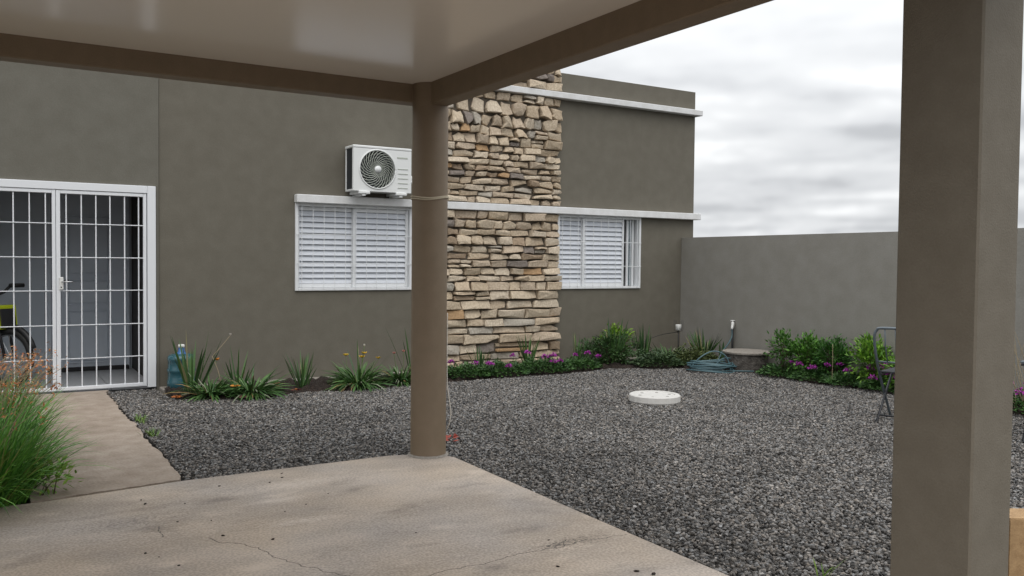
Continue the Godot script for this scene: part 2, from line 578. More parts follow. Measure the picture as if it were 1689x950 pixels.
	M.pvc = mat(lin(0.7, 0.7, 0.68), 0.4)
	M.steel = mat(lin(0.13, 0.155, 0.175), 0.4, 0.25)
	M.steel_dark = mat(lin(0.03, 0.032, 0.036), 0.45, 0.2)
	M.ac = mat(lin(0.72, 0.735, 0.73), 0.45)
	M.ac_dark = mat(lin(0.018, 0.022, 0.026), 0.7)
	M.ac_grille = mat(lin(0.42, 0.45, 0.4), 0.5)
	M.rope = mat(lin(0.5, 0.44, 0.33), 0.9)
	M.cable = mat(lin(0.68, 0.64, 0.58), 0.5)
	M.rubber = mat(lin(0.015, 0.015, 0.015), 0.7)
	M.lime = mat(lin(0.42, 0.5, 0.02), 0.35)
	M.jug = mat(lin(0.035, 0.12, 0.15), 0.2)
	M.jug.transparency = BaseMaterial3D.TRANSPARENCY_ALPHA
	M.jug.albedo_color.a = 0.82
	M.cardboard = triplanar(mat(lin(0.5, 0.33, 0.17), 0.85), grain_t, 2.0)
	M.blue = mat(lin(0.05, 0.14, 0.35), 0.4)
	M.red = mat(lin(0.5, 0.12, 0.09), 0.6)

# ------------------------------------------------------------------ ground
func build_ground() -> void:
	var st := begin()
	for q in [[-300.0, -300.0], [0.0, -300.0], [-300.0, 0.0], [0.0, 0.0]]:
		var a := Vector3(q[0], -0.09, q[1])
		tri(st, a, a + Vector3(300, 0, 0), a + Vector3(300, 0, 300))
		tri(st, a, a + Vector3(300, 0, 300), a + Vector3(0, 0, 300))
	structure("ground", st, M.ground, "dark earth under the gravel yard reaching outwards")
	st = begin()
	var slab := PackedVector2Array([Vector2(-3.6, -5.16)])
	slab.append_array(PackedVector2Array([Vector2(0.28, -5.2), Vector2(0.98, -5.302), Vector2(1.6, -5.318), Vector2(2.29, -5.335), Vector2(2.42, -5.3), Vector2(2.6, -5.175), Vector2(2.648, -5.1), Vector2(2.637, -3.63), Vector2(2.64, -2.5), Vector2(2.76, -2.2), Vector2(2.76, 1.2), Vector2(-3.6, 1.2)]))
	prism(st, slab, -0.12, 0.0, Vector2(-0.4, -5.5), 3.2)
	structure("carport_slab", st, M.slab, "worn stained concrete slab under the carport with hairline cracks")
	# the path keeps a ragged edge towards the gravel
	st = begin()
	var path := PackedVector2Array([Vector2(0.2, -9.3), Vector2(1.03, -9.3)])
	var z := -9.15
	while z < -5.35:
		path.append(Vector2(0.99 + 0.008 * sin(z * 5.0) + rng.randf_range(-0.016, 0.012), z))
		z += 0.06
	for i in 15:
		var q := i / 14.0
		path.append(Vector2(lerpf(0.97, 0.2, q), lerpf(-5.326, -5.215, q) - rng.randf_range(0.004, 0.03)))
	prism(st, path, -0.1, -0.001, Vector2(0.0, -9.4), 2.6)
	structure("path", st, M.path, "stained concrete path leading to the white gate")
	# planting soil along the facade and along the boundary wall, with uneven front edges
	st = begin()
	soil_bed(st, [[1.5, -8.56], [1.72, -8.42], [2.2, -8.2], [2.7, -8.45], [3.25, -8.28], [3.8, -8.4], [4.46, -8.43], [5.6, -8.43], [6.2, -8.45], [6.6, -8.58], [7.4, -8.2], [7.75, -8.05], [8.4, -8.0]], -9.1, true)
	structure("facade_bed", st, M.soil, "strip of dark planting soil along the house facade")
	st = begin()
	soil_bed(st, [[-7.5, 7.9], [-7.2, 7.86], [-6.4, 7.84], [-5.85, 7.98], [-5.0, 7.95], [-4.2, 7.85], [-3.0, 7.8], [-1.0, 7.75]], 8.36, false)
	structure("boundary_bed", st, M.soil, "strip of dark planting soil along the boundary wall")
	st = begin()
	prism(st, PackedVector2Array([Vector2(-3.4, -9.3), Vector2(0.19, -9.3), Vector2(0.19, -5.22), Vector2(-3.4, -5.17)]), -0.12, -0.03, Vector2.ZERO, 1.0)
	structure("grass_bed", st, M.soil, "soil of the planted bed beside the path")
	st = begin()
	box(st, Vector3(1.5, -0.1, WZ + 0.01), Vector3(8.4, -0.004, -9.08), 0.006)
	structure("apron", st, M.basin_rim, "narrow concrete apron at the foot of the facade")

func soil_bed(st: SurfaceTool, edge: Array, back: float, facade: bool) -> void:
	var f := []
	for e in edge:
		f.append(Vector3(e[0], 0, e[1]) if facade else Vector3(e[1], 0, e[0]))
	var pts := spline(f, 8)
	var n := 7
	for i in pts.size() - 1:
		for k in n:
			var q := []
			for c in [[i, k], [i + 1, k], [i + 1, k + 1], [i, k + 1]]:
				var p: Vector3 = pts[c[0]]
				var b := Vector3(p.x, 0, back) if facade else Vector3(back, 0, p.z)
				var t := float(c[1]) / n
				var v := p.lerp(b, t)
				var hgt := -0.05 if c[1] == 0 else 0.012 + 0.03 * sin(c[0] * 1.7 + c[1] * 2.3) * sin(c[0] * 0.6 - c[1])
				q.append(Vector3(v.x, hgt, v.z))
			var below: Vector3 = q[0] + Vector3(0, -50, 0)
			quad_out(st, q[0], q[1], q[2], q[3], below)

# ------------------------------------------------------------------ house
func build_house() -> void:
	var t := thing("house", "taupe rendered single storey house with stone clad strip and white bands", "house")
	var st := begin()
	var zb := WZ - 0.2
	for r in [[1.504, 2.92, 0.0, 3.73], [2.92, 4.27, 1.9, 3.73], [2.92, 4.27, 0.0, 0.965], [4.27, 6.35, 0.0, 3.73], [6.35, 7.71, 1.9, 3.73], [6.35, 7.71, 0.0, 0.955], [7.71, 8.69, 0.0, 3.73]]:
		box(st, Vector3(r[0], r[2] - (0.12 if r[2] == 0.0 else 0.0), zb), Vector3(r[1], r[3], WZ), 0.0004)
	part("facade_wall", st, M.wall, t)
	st = begin()
	for r in [[-5.0, -0.36, 0.0, 3.73], [-0.36, 1.475, 2.012, 3.73], [1.475, 1.5, 0.0, 3.73]]:
		box(st, Vector3(r[0], r[2] - (0.12 if r[2] == 0.0 else 0.0), zb), Vector3(r[1], r[3], WZ + 0.016), 0.0004)
	part("gate_wall", st, M.gate_wall, t)
	st = begin()
	box(st, Vector3(8.49, -0.12, -15.0), Vector3(8.688, 3.73, zb - 0.001), 0.001)
	part("end_wall", st, M.wall, t)
	st = begin()
	box(st, Vector3(-5.0, -0.12, -15.2), Vector3(8.688, 3.73, -15.002), 0.001)
	box(st, Vector3(-5.2, -0.12, -15.2), Vector3(-5.002, 3.73, WZ), 0.001)
	part("rear_wall", st, M.wall, t)
	bx("roof", Vector3(-5.0, 3.2, -15.0), Vector3(8.489, 3.35, zb - 0.002), M.roofing, t)
	# rooms behind the openings
	st = begin()
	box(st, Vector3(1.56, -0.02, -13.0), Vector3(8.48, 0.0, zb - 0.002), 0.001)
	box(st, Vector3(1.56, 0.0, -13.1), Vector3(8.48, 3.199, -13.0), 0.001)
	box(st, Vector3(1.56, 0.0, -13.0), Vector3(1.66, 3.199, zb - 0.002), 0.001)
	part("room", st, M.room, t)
	# entrance porch behind the gate
	st = begin()
	box(st, Vector3(-0.6, 0.0, -11.15), Vector3(1.55, 2.5, -11.05), 0.001)
	box(st, Vector3(-0.6, 0.0, -11.049), Vector3(-0.5, 2.5, zb - 0.002), 0.001)
	part("porch_wall", st, M.porch_wall, t)
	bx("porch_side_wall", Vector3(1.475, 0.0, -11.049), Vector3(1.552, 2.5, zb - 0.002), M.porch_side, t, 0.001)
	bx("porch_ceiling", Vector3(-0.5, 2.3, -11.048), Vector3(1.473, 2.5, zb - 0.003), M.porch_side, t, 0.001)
	var fl := bx("porch_floor", Vector3(-0.6, -0.1, -11.049), Vector3(1.474, -0.008, WZ + 0.01), M.dark, t, 0.001)
	for i in 5:
		for k in 5:
			var x0 := -0.595 + i * 0.415
			var z0 := -11.04 + k * 0.34
			bx("tile", Vector3(x0, -0.02, z0), Vector3(x0 + 0.409, 0.004, z0 + 0.334), M.porch_tile, fl, 0.002)
	var door := bx("door", Vector3(0.64, 0.02, -11.048), Vector3(1.39, 2.03, -11.0), M.door, t, 0.004)
	for r in [[0.82, 1.21, 1.12, 1.75], [0.82, 1.21, 0.12, 0.67], [0.82, 1.21, 0.78, 1.02]]:
		bx("panel", Vector3(r[0], r[2], -10.999), Vector3(r[1], r[3], -10.982), M.door, door, 0.012)
		for e in [[r[0] - 0.03, r[0] - 0.012, r[2] - 0.03, r[3] + 0.03], [r[1] + 0.012, r[1] + 0.03, r[2] - 0.03, r[3] + 0.03], [r[0] - 0.011, r[1] + 0.011, r[3] + 0.012, r[3] + 0.03], [r[0] - 0.011, r[1] + 0.011, r[2] - 0.03, r[2] - 0.012]]:
			bx("moulding", Vector3(e[0], e[2], -10.999), Vector3(e[1], e[3], -10.986), M.door, door, 0.005)
	bx("door_sill", Vector3(0.6, 0.0045, -10.98), Vector3(1.43, 0.05, -10.93), M.dark, t, 0.004)
	st = begin(true)
	tube(st, [Vector3(0.7, 1.03, -11.0), Vector3(0.7, 1.03, -10.94), Vector3(0.81, 1.03, -10.94)], 0.009, 6)
	part("handle", st, M.metal, door)
	st = begin()
	for e in [[0.585, 0.637, 2.085], [1.393, 1.445, 2.085]]:
		box(st, Vector3(e[0], 0.005, -11.048), Vector3(e[1], e[2], -10.985), 0.004)
	box(st, Vector3(0.638, 2.034, -11.048), Vector3(1.392, 2.085, -10.985), 0.004)
	part("door_frame", st, M.door, t)
	gate(t)
	window_(t, 2.893, 4.28, 0.952, false)
	window_(t, 6.335, 7.716, 0.944, true)
	# white bands
	bx("lower_band", Vector3(2.885, 1.912, WZ - 0.002), Vector3(8.745, 2.0, WZ + 0.1), M.trim, t, 0.006)
	bx("upper_band", Vector3(4.5, 3.385, WZ - 0.002), Vector3(8.745, 3.462, WZ + 0.105), M.trim, t, 0.006)
	bx("lower_band_return", Vector3(8.69, 1.912, -15.0), Vector3(8.744, 1.999, WZ - 0.003), M.trim, t, 0.006)
	bx("upper_band_return", Vector3(8.69, 3.385, -15.0), Vector3(8.744, 3.461, WZ - 0.003), M.trim, t, 0.006)
	stonework(t)

func gate(t: Node3D) -> void:
	var g := Node3D.new()
	g.name = "gate"
	t.add_child(g)
	var z := WZ + 0.02
	var f := begin()
	box(f, Vector3(1.39, 0.0, z - 0.06), Vector3(1.469, 2.01, z + 0.02), 0.004)
	box(f, Vector3(-0.355, 0.0, z - 0.06), Vector3(-0.275, 2.01, z + 0.02), 0.004)
	box(f, Vector3(-0.274, 1.936, z - 0.06), Vector3(1.389, 2.01, z + 0.02), 0.004)
	part("frame", f, M.white_grille, g)
	for leaf_ in [[0.582, 1.382, 0.036, 0.03], [-0.27, 0.578, 0.036, 0.03]]:
		var st := begin()
		box(st, Vector3(leaf_[0], 0.015, z - 0.02), Vector3(leaf_[0] + leaf_[2], 1.932, z + 0.014), 0.003)
		box(st, Vector3(leaf_[1] - leaf_[3], 0.015, z - 0.02), Vector3(leaf_[1], 1.932, z + 0.014), 0.003)
		box(st, Vector3(leaf_[0] + leaf_[2] + 0.0005, 1.9, z - 0.019), Vector3(leaf_[1] - leaf_[3] - 0.0005, 1.931, z + 0.013), 0.003)
		box(st, Vector3(leaf_[0] + leaf_[2] + 0.0005, 0.016, z - 0.019), Vector3(leaf_[1] - leaf_[3] - 0.0005, 0.05, z + 0.013), 0.003)
		part("leaf_frame", st, M.white_grille, g)
		var xs := [0.67, 0.8, 0.927, 1.052, 1.183, 1.311] if leaf_[0] > 0.0 else [0.495, 0.362, 0.231, 0.1, -0.03, -0.16]
		for x in xs:
			bx("bar", Vector3(x - 0.0055, 0.048, z - 0.01), Vector3(x + 0.0055, 1.902, z + 0.002), M.white_grille, g, 0.002)
		for y in [1.615, 1.293, 0.974, 0.643, 0.319]:
			bx("crossbar", Vector3(leaf_[0] + leaf_[2] - 0.002, y - 0.0042, z + 0.0022), Vector3(leaf_[1] - leaf_[3] + 0.002, y + 0.0042, z + 0.009), M.white_grille, g, 0.002)
	bx("lock", Vector3(0.606, 0.985, z + 0.0145), Vector3(0.642, 1.105, z + 0.032), M.pvc, g, 0.004)
	var h := begin(true)
	tube(h, [Vector3(0.63, 1.06, z + 0.03), Vector3(0.63, 1.06, z + 0.06), Vector3(0.72, 1.06, z + 0.06)], 0.007, 6)
	part("handle", h, M.metal, g)
	var k := begin(true)
	tube(k, [Vector3(0.622, 1.01, z + 0.03), Vector3(0.622, 1.01, z + 0.036)], 0.006, 8)
	part("keyhole", k, M.black, g)

func window_(t: Node3D, x0: float, x1: float, y0: float, ajar: bool) -> void:
	var w := Node3D.new()
	w.name = "window"
	t.add_child(w, true)
	w.set_meta("label", "white shuttered window with dark gap on its right side" if ajar else "white shuttered window below the air conditioner")
	var y1 := 1.911
	var z := WZ
	var st := begin()
	var b := 0.032
	box(st, Vector3(x0, y0, z - 0.12), Vector3(x0 + b, y1, z + 0.022), 0.003)
	box(st, Vector3(x1 - b, y0, z - 0.12), Vector3(x1, y1, z + 0.022), 0.003)
	box(st, Vector3(x0 + b + 0.0005, y0, z - 0.12), Vector3(x1 - b - 0.0005, y0 + 0.03, z + 0.024), 0.003)
	box(st, Vector3(x0 + b + 0.0005, y1 - 0.03, z - 0.12), Vector3(x1 - b - 0.0005, y1, z + 0.018), 0.003)
	part("frame", st, M.white, w)
	var wid := x1 - x0 - 2 * b
	var leaves := [[x0 + b + 0.002, x0 + b + wid * 0.5 + 0.01, -0.052], [x0 + b + wid * 0.5 - 0.02, x1 - b - 0.002, -0.022]]
	if ajar:
		leaves = [[x0 + b + 0.002, 6.79, -0.052], [6.765, 7.455, -0.022]]
	for l in leaves:
		var zz: float = z + l[2]
		var s := begin()
		var e := 0.034
		box(s, Vector3(l[0], y0 + 0.032, zz - 0.024), Vector3(l[0] + e, y1 - 0.032, zz), 0.003)
		box(s, Vector3(l[1] - e, y0 + 0.032, zz - 0.024), Vector3(l[1], y1 - 0.032, zz), 0.003)
		box(s, Vector3(l[0] + e + 0.0005, y0 + 0.032, zz - 0.024), Vector3(l[1] - e - 0.0005, y0 + 0.075, zz - 0.001), 0.003)
		box(s, Vector3(l[0] + e + 0.0005, y1 - 0.075, zz - 0.024), Vector3(l[1] - e - 0.0005, y1 - 0.032, zz - 0.001), 0.003)
		part("shutter_frame", s, M.white, w)
		var n := 13
		var pitch := (y1 - y0 - 0.152) / n
		for i in n:
			var c := Vector3((l[0] + l[1]) * 0.5, y0 + 0.077 + pitch * (i + 0.5), zz - 0.017)
			var hw: float = (l[1] - l[0]) * 0.5 - e + 0.003
			var sl := begin()
			box(sl, Vector3(-hw, -pitch * 0.54, -0.0035), Vector3(hw, pitch * 0.5, 0.0035), 0.0015, Transform3D(Basis(Vector3.RIGHT, -0.42 + rng.randf_range(-0.02, 0.02)), c))
			part("slat", sl, M.slat, w)
	# thin security grille in front
	var nb := 11
	for i in nb:
		var x := lerpf(x0 + 0.07, x1 - 0.07, float(i) / (nb - 1))
		bx("grille_bar", Vector3(x - 0.003, y0 + 0.012, z + 0.025), Vector3(x + 0.003, y1 - 0.004, z + 0.031), M.white, w, 0.001)
	for y in [y0 + 0.3, y0 + 0.62]:
		bx("grille_crossbar", Vector3(x0 + 0.004, y - 0.0035, z + 0.0312), Vector3(x1 - 0.004, y + 0.0035, z + 0.036), M.white, w, 0.001)
	if ajar:
		var g := begin()
		for e in [[7.535, 7.57], [7.63, 7.665]]:
			box(g, Vector3(e[0], y0 + 0.032, z - 0.1), Vector3(e[1], y1 - 0.032, z - 0.07), 0.003)
		part("sash", g, M.white, w)
		bx("pane", Vector3(7.571, y0 + 0.04, z - 0.088), Vector3(7.629, y1 - 0.04, z - 0.083), M.glass, w, 0.001)

# dry laid split stones, each a block with broken edges and its own depth
func stonework(t: Node3D) -> void:
	var x0 := 4.55
	var x1 := 6.352
	var root := bx("stone_cladding", Vector3(x0 + 0.03, 0.0, WZ + 0.0005), Vector3(x1 - 0.03, 3.74, WZ + 0.012), M.mortar, t)
	var zones := [[0.0, 0.93, 9, 0.2, 0.5, 0.4], [0.93, 1.908, 10, 0.13, 0.33, 0.5], [2.004, 2.72, 9, 0.13, 0.3, 0.6], [2.72, 3.381, 5, 0.11, 0.21, 0.62], [3.466, 3.765, 3, 0.12, 0.27, 0.6]]
	for zo in zones:
		var rows: int = zo[2]
		var hs := []
		var sum := 0.0
		for i in rows:
			hs.append(rng.randf_range(0.75, 1.3))
			sum += hs[i]
		var y: float = zo[0]
		for i in rows:
			var h: float = hs[i] / sum * (zo[1] - zo[0])
			var x := x0 + rng.randf_range(-0.03, 0.02)
			var first: bool = i == 0
			var last: bool = i == rows - 1
			while x < x1 - 0.02:
				var w := rng.randf_range(zo[3], zo[4])
				if x1 - (x + w) < zo[3] * 0.7:
					w = x1 - x + rng.randf_range(-0.02, 0.025)
				if rng.randf() < 0.13 and h > 0.095 and w > 0.14:
					var c := rng.randf_range(0.4, 0.6)
					one_stone(root, x, x + w, y, y + h * c, zo[5], first, false)
					one_stone(root, x, x + w, y + h * c, y + h, zo[5], false, last)
				else:
					one_stone(root, x, x + w, y, y + h, zo[5], first, last)
				x += w
			y += h

func one_stone(root: Node3D, xa: float, xb: float, ya: float, yb: float, wild: float, low: bool, high: bool) -> void:
	var w := xb - xa
	var h := yb - ya
	var g := 0.0055
	var j := h * 0.3 * wild + 0.004
	var pts := []
	var r := func(): return rng.randf_range(-1.0, 0.55)
	var up := 0.0 if high else j
	var dn := 0.0 if low else j
	# eight outline points, pulled in or out at random
	pts.append(Vector2(xa + g - r.call() * j, ya + g - r.call() * dn))
	pts.append(Vector2(lerpf(xa, xb, rng.randf_range(0.35, 0.65)), ya + g - r.call() * dn * 0.5))
	pts.append(Vector2(xb - g + r.call() * j, ya + g - r.call() * dn))
	pts.append(Vector2(xb - g + r.call() * j * 0.5, lerpf(ya, yb, rng.randf_range(0.35, 0.65))))
	pts.append(Vector2(xb - g + r.call() * j * 1.4, yb - g + r.call() * up))
	pts.append(Vector2(lerpf(xa, xb, rng.randf_range(0.35, 0.65)), yb - g + r.call() * up * 0.7))
	pts.append(Vector2(xa + g - r.call() * j * 1.4, yb - g + r.call() * up))
	pts.append(Vector2(xa + g - r.call() * j * 0.5, lerpf(ya, yb, rng.randf_range(0.35, 0.65))))
	if rng.randf() < 0.22 * wild + 0.05:      # a broken corner
		var k: int = [0, 2, 4, 6][rng.randi() % 4]
		var ctr := Vector2((xa + xb) * 0.5, (ya + yb) * 0.5)
		pts[k] = pts[k].lerp(ctr, rng.randf_range(0.2, 0.45))
	var c2 := Vector2.ZERO
	for p in pts:
		c2 += p / 8.0
	var depth := rng.randf_range(0.035, 0.1)
	var tilt := Vector2(rng.randf_range(-0.16, 0.16), rng.randf_range(-0.4, 0.25))
	var st := begin()
	var back := []
	var rim := []
	var face := []
	for p in pts:
		var d: float = depth + (p - c2).dot(tilt)
		d = maxf(0.016, d)
		back.append(Vector3(p.x, p.y, WZ + 0.002))
		rim.append(Vector3(p.x, p.y, WZ + d - rng.randf_range(0.006, 0.02)))
		var q: Vector2 = p.lerp(c2, rng.randf_range(0.05, 0.2))
		face.append(Vector3(q.x, q.y, WZ + d + rng.randf_range(-0.003, 0.004)))
	var o := Vector3(c2.x, c2.y, WZ + 0.005)
	var off := c2 + Vector2(rng.randf_range(-0.2, 0.2) * w, rng.randf_range(-0.2, 0.2) * h)
	var mid := Vector3(off.x, off.y, WZ + depth + (off - c2).dot(tilt) + rng.randf_range(-0.002, 0.014))
	for i in 8:
		var k := (i + 1) % 8
		quad_out(st, back[i], back[k], rim[k], rim[i], o)
		quad_out(st, rim[i], rim[k], face[k], face[i], o)
		tri_out(st, face[i], face[k], mid, o)
	var m := rng.randi() % 6
	var roll := rng.randf()
	if roll < 0.05:
		m = 6
	elif roll < 0.075:
		m = 7
	elif roll < 0.1:
		m = 8
	elif roll < 0.17:
		m = 9
	part("stone", st, M.stones[m], root)

# ------------------------------------------------------------------ boundary wall
func build_boundary() -> void:
	var t := thing("boundary_wall", "plain grey taupe rendered boundary wall closing the yard on the right", "wall")
	var st := begin()
	var a := Vector2(8.47, WZ + 0.002)
	var b := Vector2(8.2, -3.2)
	var c := Vector2(8.0, 3.0)
	for s in [[a, b], [b, c]]:
		var p: Vector2 = s[0]
		var q: Vector2 = s[1]
		var nrm := Vector2(-(q.y - p.y), q.x - p.x).normalized() * -0.15
		if nrm.x < 0:
			nrm = -nrm
		var o := Vector3((p.x + q.x + nrm.x) * 0.5, 0.7, (p.y + q.y + nrm.y) * 0.5)
		var v := []
		for y in [-0.1, 1.655]:
			for e in [p, q, q + nrm, p + nrm]:
				v.append(Vector3(e.x, y, e.y))
		quad_out(st, v[0], v[1], v[5], v[4], o)
		quad_out(st, v[2], v[3], v[7], v[6], o)
		quad_out(st, v[4], v[5], v[6], v[7], o)
		if s[0] == a:
			quad_out(st, v[0], v[3], v[7], v[4], o)
		else:
			quad_out(st, v[1], v[2], v[6], v[5], o)
	part("render", st, M.boundary, t)

# ------------------------------------------------------------------ carport
func build_carport() -> void:
	var t := thing("carport", "brown carport with round column, square pillar, beams and glossy white ceiling", "carport")
	bx("ceiling", Vector3(-3.5, 2.455, -5.29), Vector3(2.6, 2.5, -1.3), M.ceiling, t, 0.001)
	bx("beam", Vector3(-3.5, 2.335, -5.4), Vector3(2.62, 2.56, -5.27), M.paint, t, 0.006)
	bx("beam", Vector3(2.485, 2.312, -5.268), Vector3(2.61, 2.559, -1.2), M.paint, t, 0.006)
	bx("beam", Vector3(-3.5, 2.335, -1.34), Vector3(2.484, 2.56, -1.2), M.paint, t, 0.006)
	bx("beam", Vector3(-3.62, 2.335, -5.4), Vector3(-3.501, 2.56, -1.2), M.paint, t, 0.006)
	var st := begin(true)
	lathe(st, [Vector2(0.1185, 2.4545), Vector2(0.1185, 1.7), Vector2(0.1175, 0.9), Vector2(0.1185, 0.02), Vector2(0.121, 0.0)], 48, Vector3(2.532, 0, -5.244))
	part("round_column", st, M.paint, t)
	st = begin(true)
	lathe(st, [Vector2(0.12, 0.012), Vector2(0.132, 0.008), Vector2(0.138, 0.001)], 40, Vector3(2.532, 0, -5.244))
	part("mortar_collar", st, M.basin_rim, t)
	bx("square_pillar", Vector3(2.5, -0.02, -1.752), Vector3(2.712, 2.311, -1.484), M.pillar, t, 0.006)
	st = begin(true)
	lathe(st, [Vector2(0.1185, 2.334), Vector2(0.1185, 0.0)], 32, Vector3(-3.4, 0, -5.3))
	part("round_column", st, M.paint, t)
	bx("square_pillar", Vector3(-3.55, -0.02, -1.5), Vector3(-3.35, 2.334, -1.25), M.pillar, t, 0.006)
	# twine tied round the column
	var tw := thing("twine", "thin pale twine tied round the upper part of round column", "twine", Vector3(2.532, 1.71, -5.244))
	for k in 2:
		st = begin(true)
		var pts := []
		for i in 49:
			var a := TAU * i / 48.0
			pts.append(Vector3(cos(a) * 0.1225, 0.012 * sin(a + 2.2 + k * 0.35) + k * 0.011 - 0.004 * cos(a * 3.0), sin(a) * 0.1225))
		tube(st, pts, 0.005, 6)
		part("strand", st, M.rope, tw)
	var cb := thing("cable", "thin white cable running down the right side of round column", "cable", Vector3(2.532, 0, -5.244))
	st = begin(true)
	var side := Vector3(0.9006, 0, 0.4347)
	var c := []
	for p in [[0.122, 0.95], [0.1215, 0.7], [0.1225, 0.52], [0.127, 0.44], [0.143, 0.34], [0.149, 0.27], [0.138, 0.2], [0.119, 0.155], [0.1, 0.13]]:
		c.append(side * p[0] + Vector3(0, p[1], 0) + Vector3(0.3, 0, -0.6) * (0.07 if p[1] < 0.14 else 0.03 if p[1] < 0.16 else 0.0))
	tube(st, spline(c, 5), 0.0035, 6)
	part("cord", st, M.cable, cb)

# ------------------------------------------------------------------ planting
func build_beds() -> void:
	# along the facade, from the gate towards the column
	var t := spiky(Vector3(1.7, 0.0, -8.72), 26, 0.6, 0.5, "tall spiky green plant in front of the blue water jug", Vector3(0.04, 0, 0), 0.023)
	daisy(t, Vector3(0.22, 0.31, 0.05), 0.035, Color(0.6, 0.22, 0.02), Color(0.4, 0.15, 0.02), 0.5)
	stalk(t, Vector3(0.05, 0, 0.02), Vector3(0.22, 0.31, 0.05))
	clump(Vector3(1.82, 0.0, -8.52), 0.34, 0.26, 220, "low dark clump at the foot of the tall spiky plant by the jug")
	t = clump(Vector3(2.18, 0.0, -8.4), 0.36, 0.34, 280, "bushy green clump between the jug plant and the sparse blade tuft")
	daisy(t, Vector3(-0.2, 0.12, 0.2), 0.05, Color(0.6, 0.25, 0.03), Color(0.15, 0.08, 0.02), 0.0)
	stalk(t, Vector3(-0.08, 0, 0.05), Vector3(-0.2, 0.12, 0.2))
	stalk(t, Vector3(-0.25, 0, -0.1), Vector3(-0.32, 0.36, -0.2), 0.003, M.dry_stem)
	stalk(t, Vector3(-0.32, 0.36, -0.2), Vector3(-0.14, 0.55, -0.25), 0.0025, M.dry_stem)
	daisy(t, Vector3(-0.14, 0.55, -0.25), 0.025, Color(0.5, 0.46, 0.42), Color(0.4, 0.36, 0.3), 1.0)
	spiky(Vector3(2.1, 0.0, -8.6), 16, 0.46, 0.5, "dark thin blades rising behind the second clump from the gate")
	spiky(Vector3(2.74, 0.0, -8.6), 28, 0.4, 0.5, "sparse tuft of upright blades in the bare middle of bed")
	t = clump(Vector3(3.3, 0.0, -8.5), 0.36, 0.33, 320, "rounded clump with yellow flowers under the left window")
	for p in [[0.02, 0.29, 0.05], [0.07, 0.32, -0.02], [0.2, 0.27, 0.05], [-0.1, 0.3, -0.1]]:
		daisy(t, Vector3(p[0], p[1], p[2]), 0.04, Color(0.62, 0.4, 0.02), Color(0.5, 0.28, 0.01), 0.35)
		stalk(t, Vector3(p[0] * 0.4, 0.02, p[2] * 0.4), Vector3(p[0], p[1], p[2]))
	daisy(t, Vector3(0.08, 0.4, -0.04), 0.025, Color(0.7, 0.68, 0.62), Color(0.6, 0.5, 0.3), 1.0)
	stalk(t, Vector3(0.03, 0.02, 0), Vector3(0.08, 0.4, -0.04))
	spiky(Vector3(3.34, 0.0, -8.55), 8, 0.5, 0.6, "few long pale blades rising from the yellow flowered clump", Vector3(0.15, 0, 0))
	t = clump(Vector3(3.8, 0.0, -8.55), 0.3, 0.26, 260, "low clump with small pink flowers just left of round column")
	for p in [[-0.08, 0.3, 0.0], [0.05, 0.31, -0.05], [0.14, 0.26, 0.05]]:
		daisy(t, Vector3(p[0], p[1], p[2]), 0.03, Color(0.5, 0.2, 0.17), Color(0.4, 0.14, 0.1), 0.6)
		stalk(t, Vector3(p[0] * 0.4, 0.02, p[2] * 0.4), Vector3(p[0], p[1], p[2]))
	spiky(Vector3(4.02, 0.0, -8.75), 6, 0.62, 0.3, "long dark blades leaning out beside the round column", Vector3(-0.15, 0, 0))
	# flowering mats at the foot of the stone strip
	carpet(Vector3(4.62, 0, -8.68), 0.36, 0.24, 0.16, 750, [[-0.5, 0.3, 1.0, 0.035], [0.2, 0.7, 0.9, 0.03], [0.7, 0.6, 0.8, 0.03]], "magenta flowered mat nearest the round column at the stone foot")
	carpet(Vector3(5.12, 0, -8.64), 0.38, 0.24, 0.17, 800, [[-0.6, 0.5, 0.7, 0.035], [-0.1, 0.8, 0.55, 0.035], [0.35, 0.0, 1.1, 0.03]], "magenta flowered mat at the middle of the stone foot")
	carpet(Vector3(5.68, 0, -8.66), 0.42, 0.26, 0.19, 950, [[-0.55, 0.1, 1.1, 0.04], [-0.1, 0.5, 0.85, 0.05], [0.15, 0.5, 0.9, 0.05], [0.05, 0.75, 0.6, 0.04], [0.3, 0.7, 0.6, 0.035]], "mat with the largest magenta flower patch below the stone strip")
	carpet(Vector3(6.22, 0, -8.72), 0.34, 0.24, 0.15, 700, [[-0.2, 0.3, 1.0, 0.03], [0.4, 0.2, 1.1, 0.04], [0.75, 0.45, 0.8, 0.04]], "magenta flowered mat past the right edge of stone strip")
	spiky(Vector3(4.98, 0, -8.92), 26, 0.32, 0.5, "small tuft of short blades in front of the lower stones", Vector3.ZERO, 0.017)
	spiky(Vector3(5.66, 0, -8.95), 28, 0.46, 0.45, "upright blades standing before the stones above the flower mats", Vector3.ZERO, 0.02)
	spiky(Vector3(6.4, 0, -8.95), 18, 0.42, 0.4, "thin blades at the right edge of the stone strip", Vector3(0.05, 0, 0), 0.019)
	spiky(Vector3(6.86, 0, -8.8), 30, 0.6, 0.42, "tall dark blades rising out of the mounded shrub under window", Vector3.ZERO, 0.024)
	bush(Vector3(6.86, 0, -8.86), Vector3(0.52, 0.26, 0.32), -0.06, 4200, Color(0.016, 0.045, 0.014), Color(0.06, 0.13, 0.03), "dark mounded shrub below the right window", 0.04)
	bush(Vector3(7.08, 0, -9.04), Vector3(0.24, 0.2, 0.16), 0.14, 700, Color(0.09, 0.2, 0.015), Color(0.2, 0.34, 0.02), "lime green leafy shrub behind the dark mounded shrub", 0.05)
	spiky(Vector3(7.36, 0, -8.82), 30, 0.52, 0.25, "dense fan of upright blades right of the mounded shrub", Vector3.ZERO, 0.022)
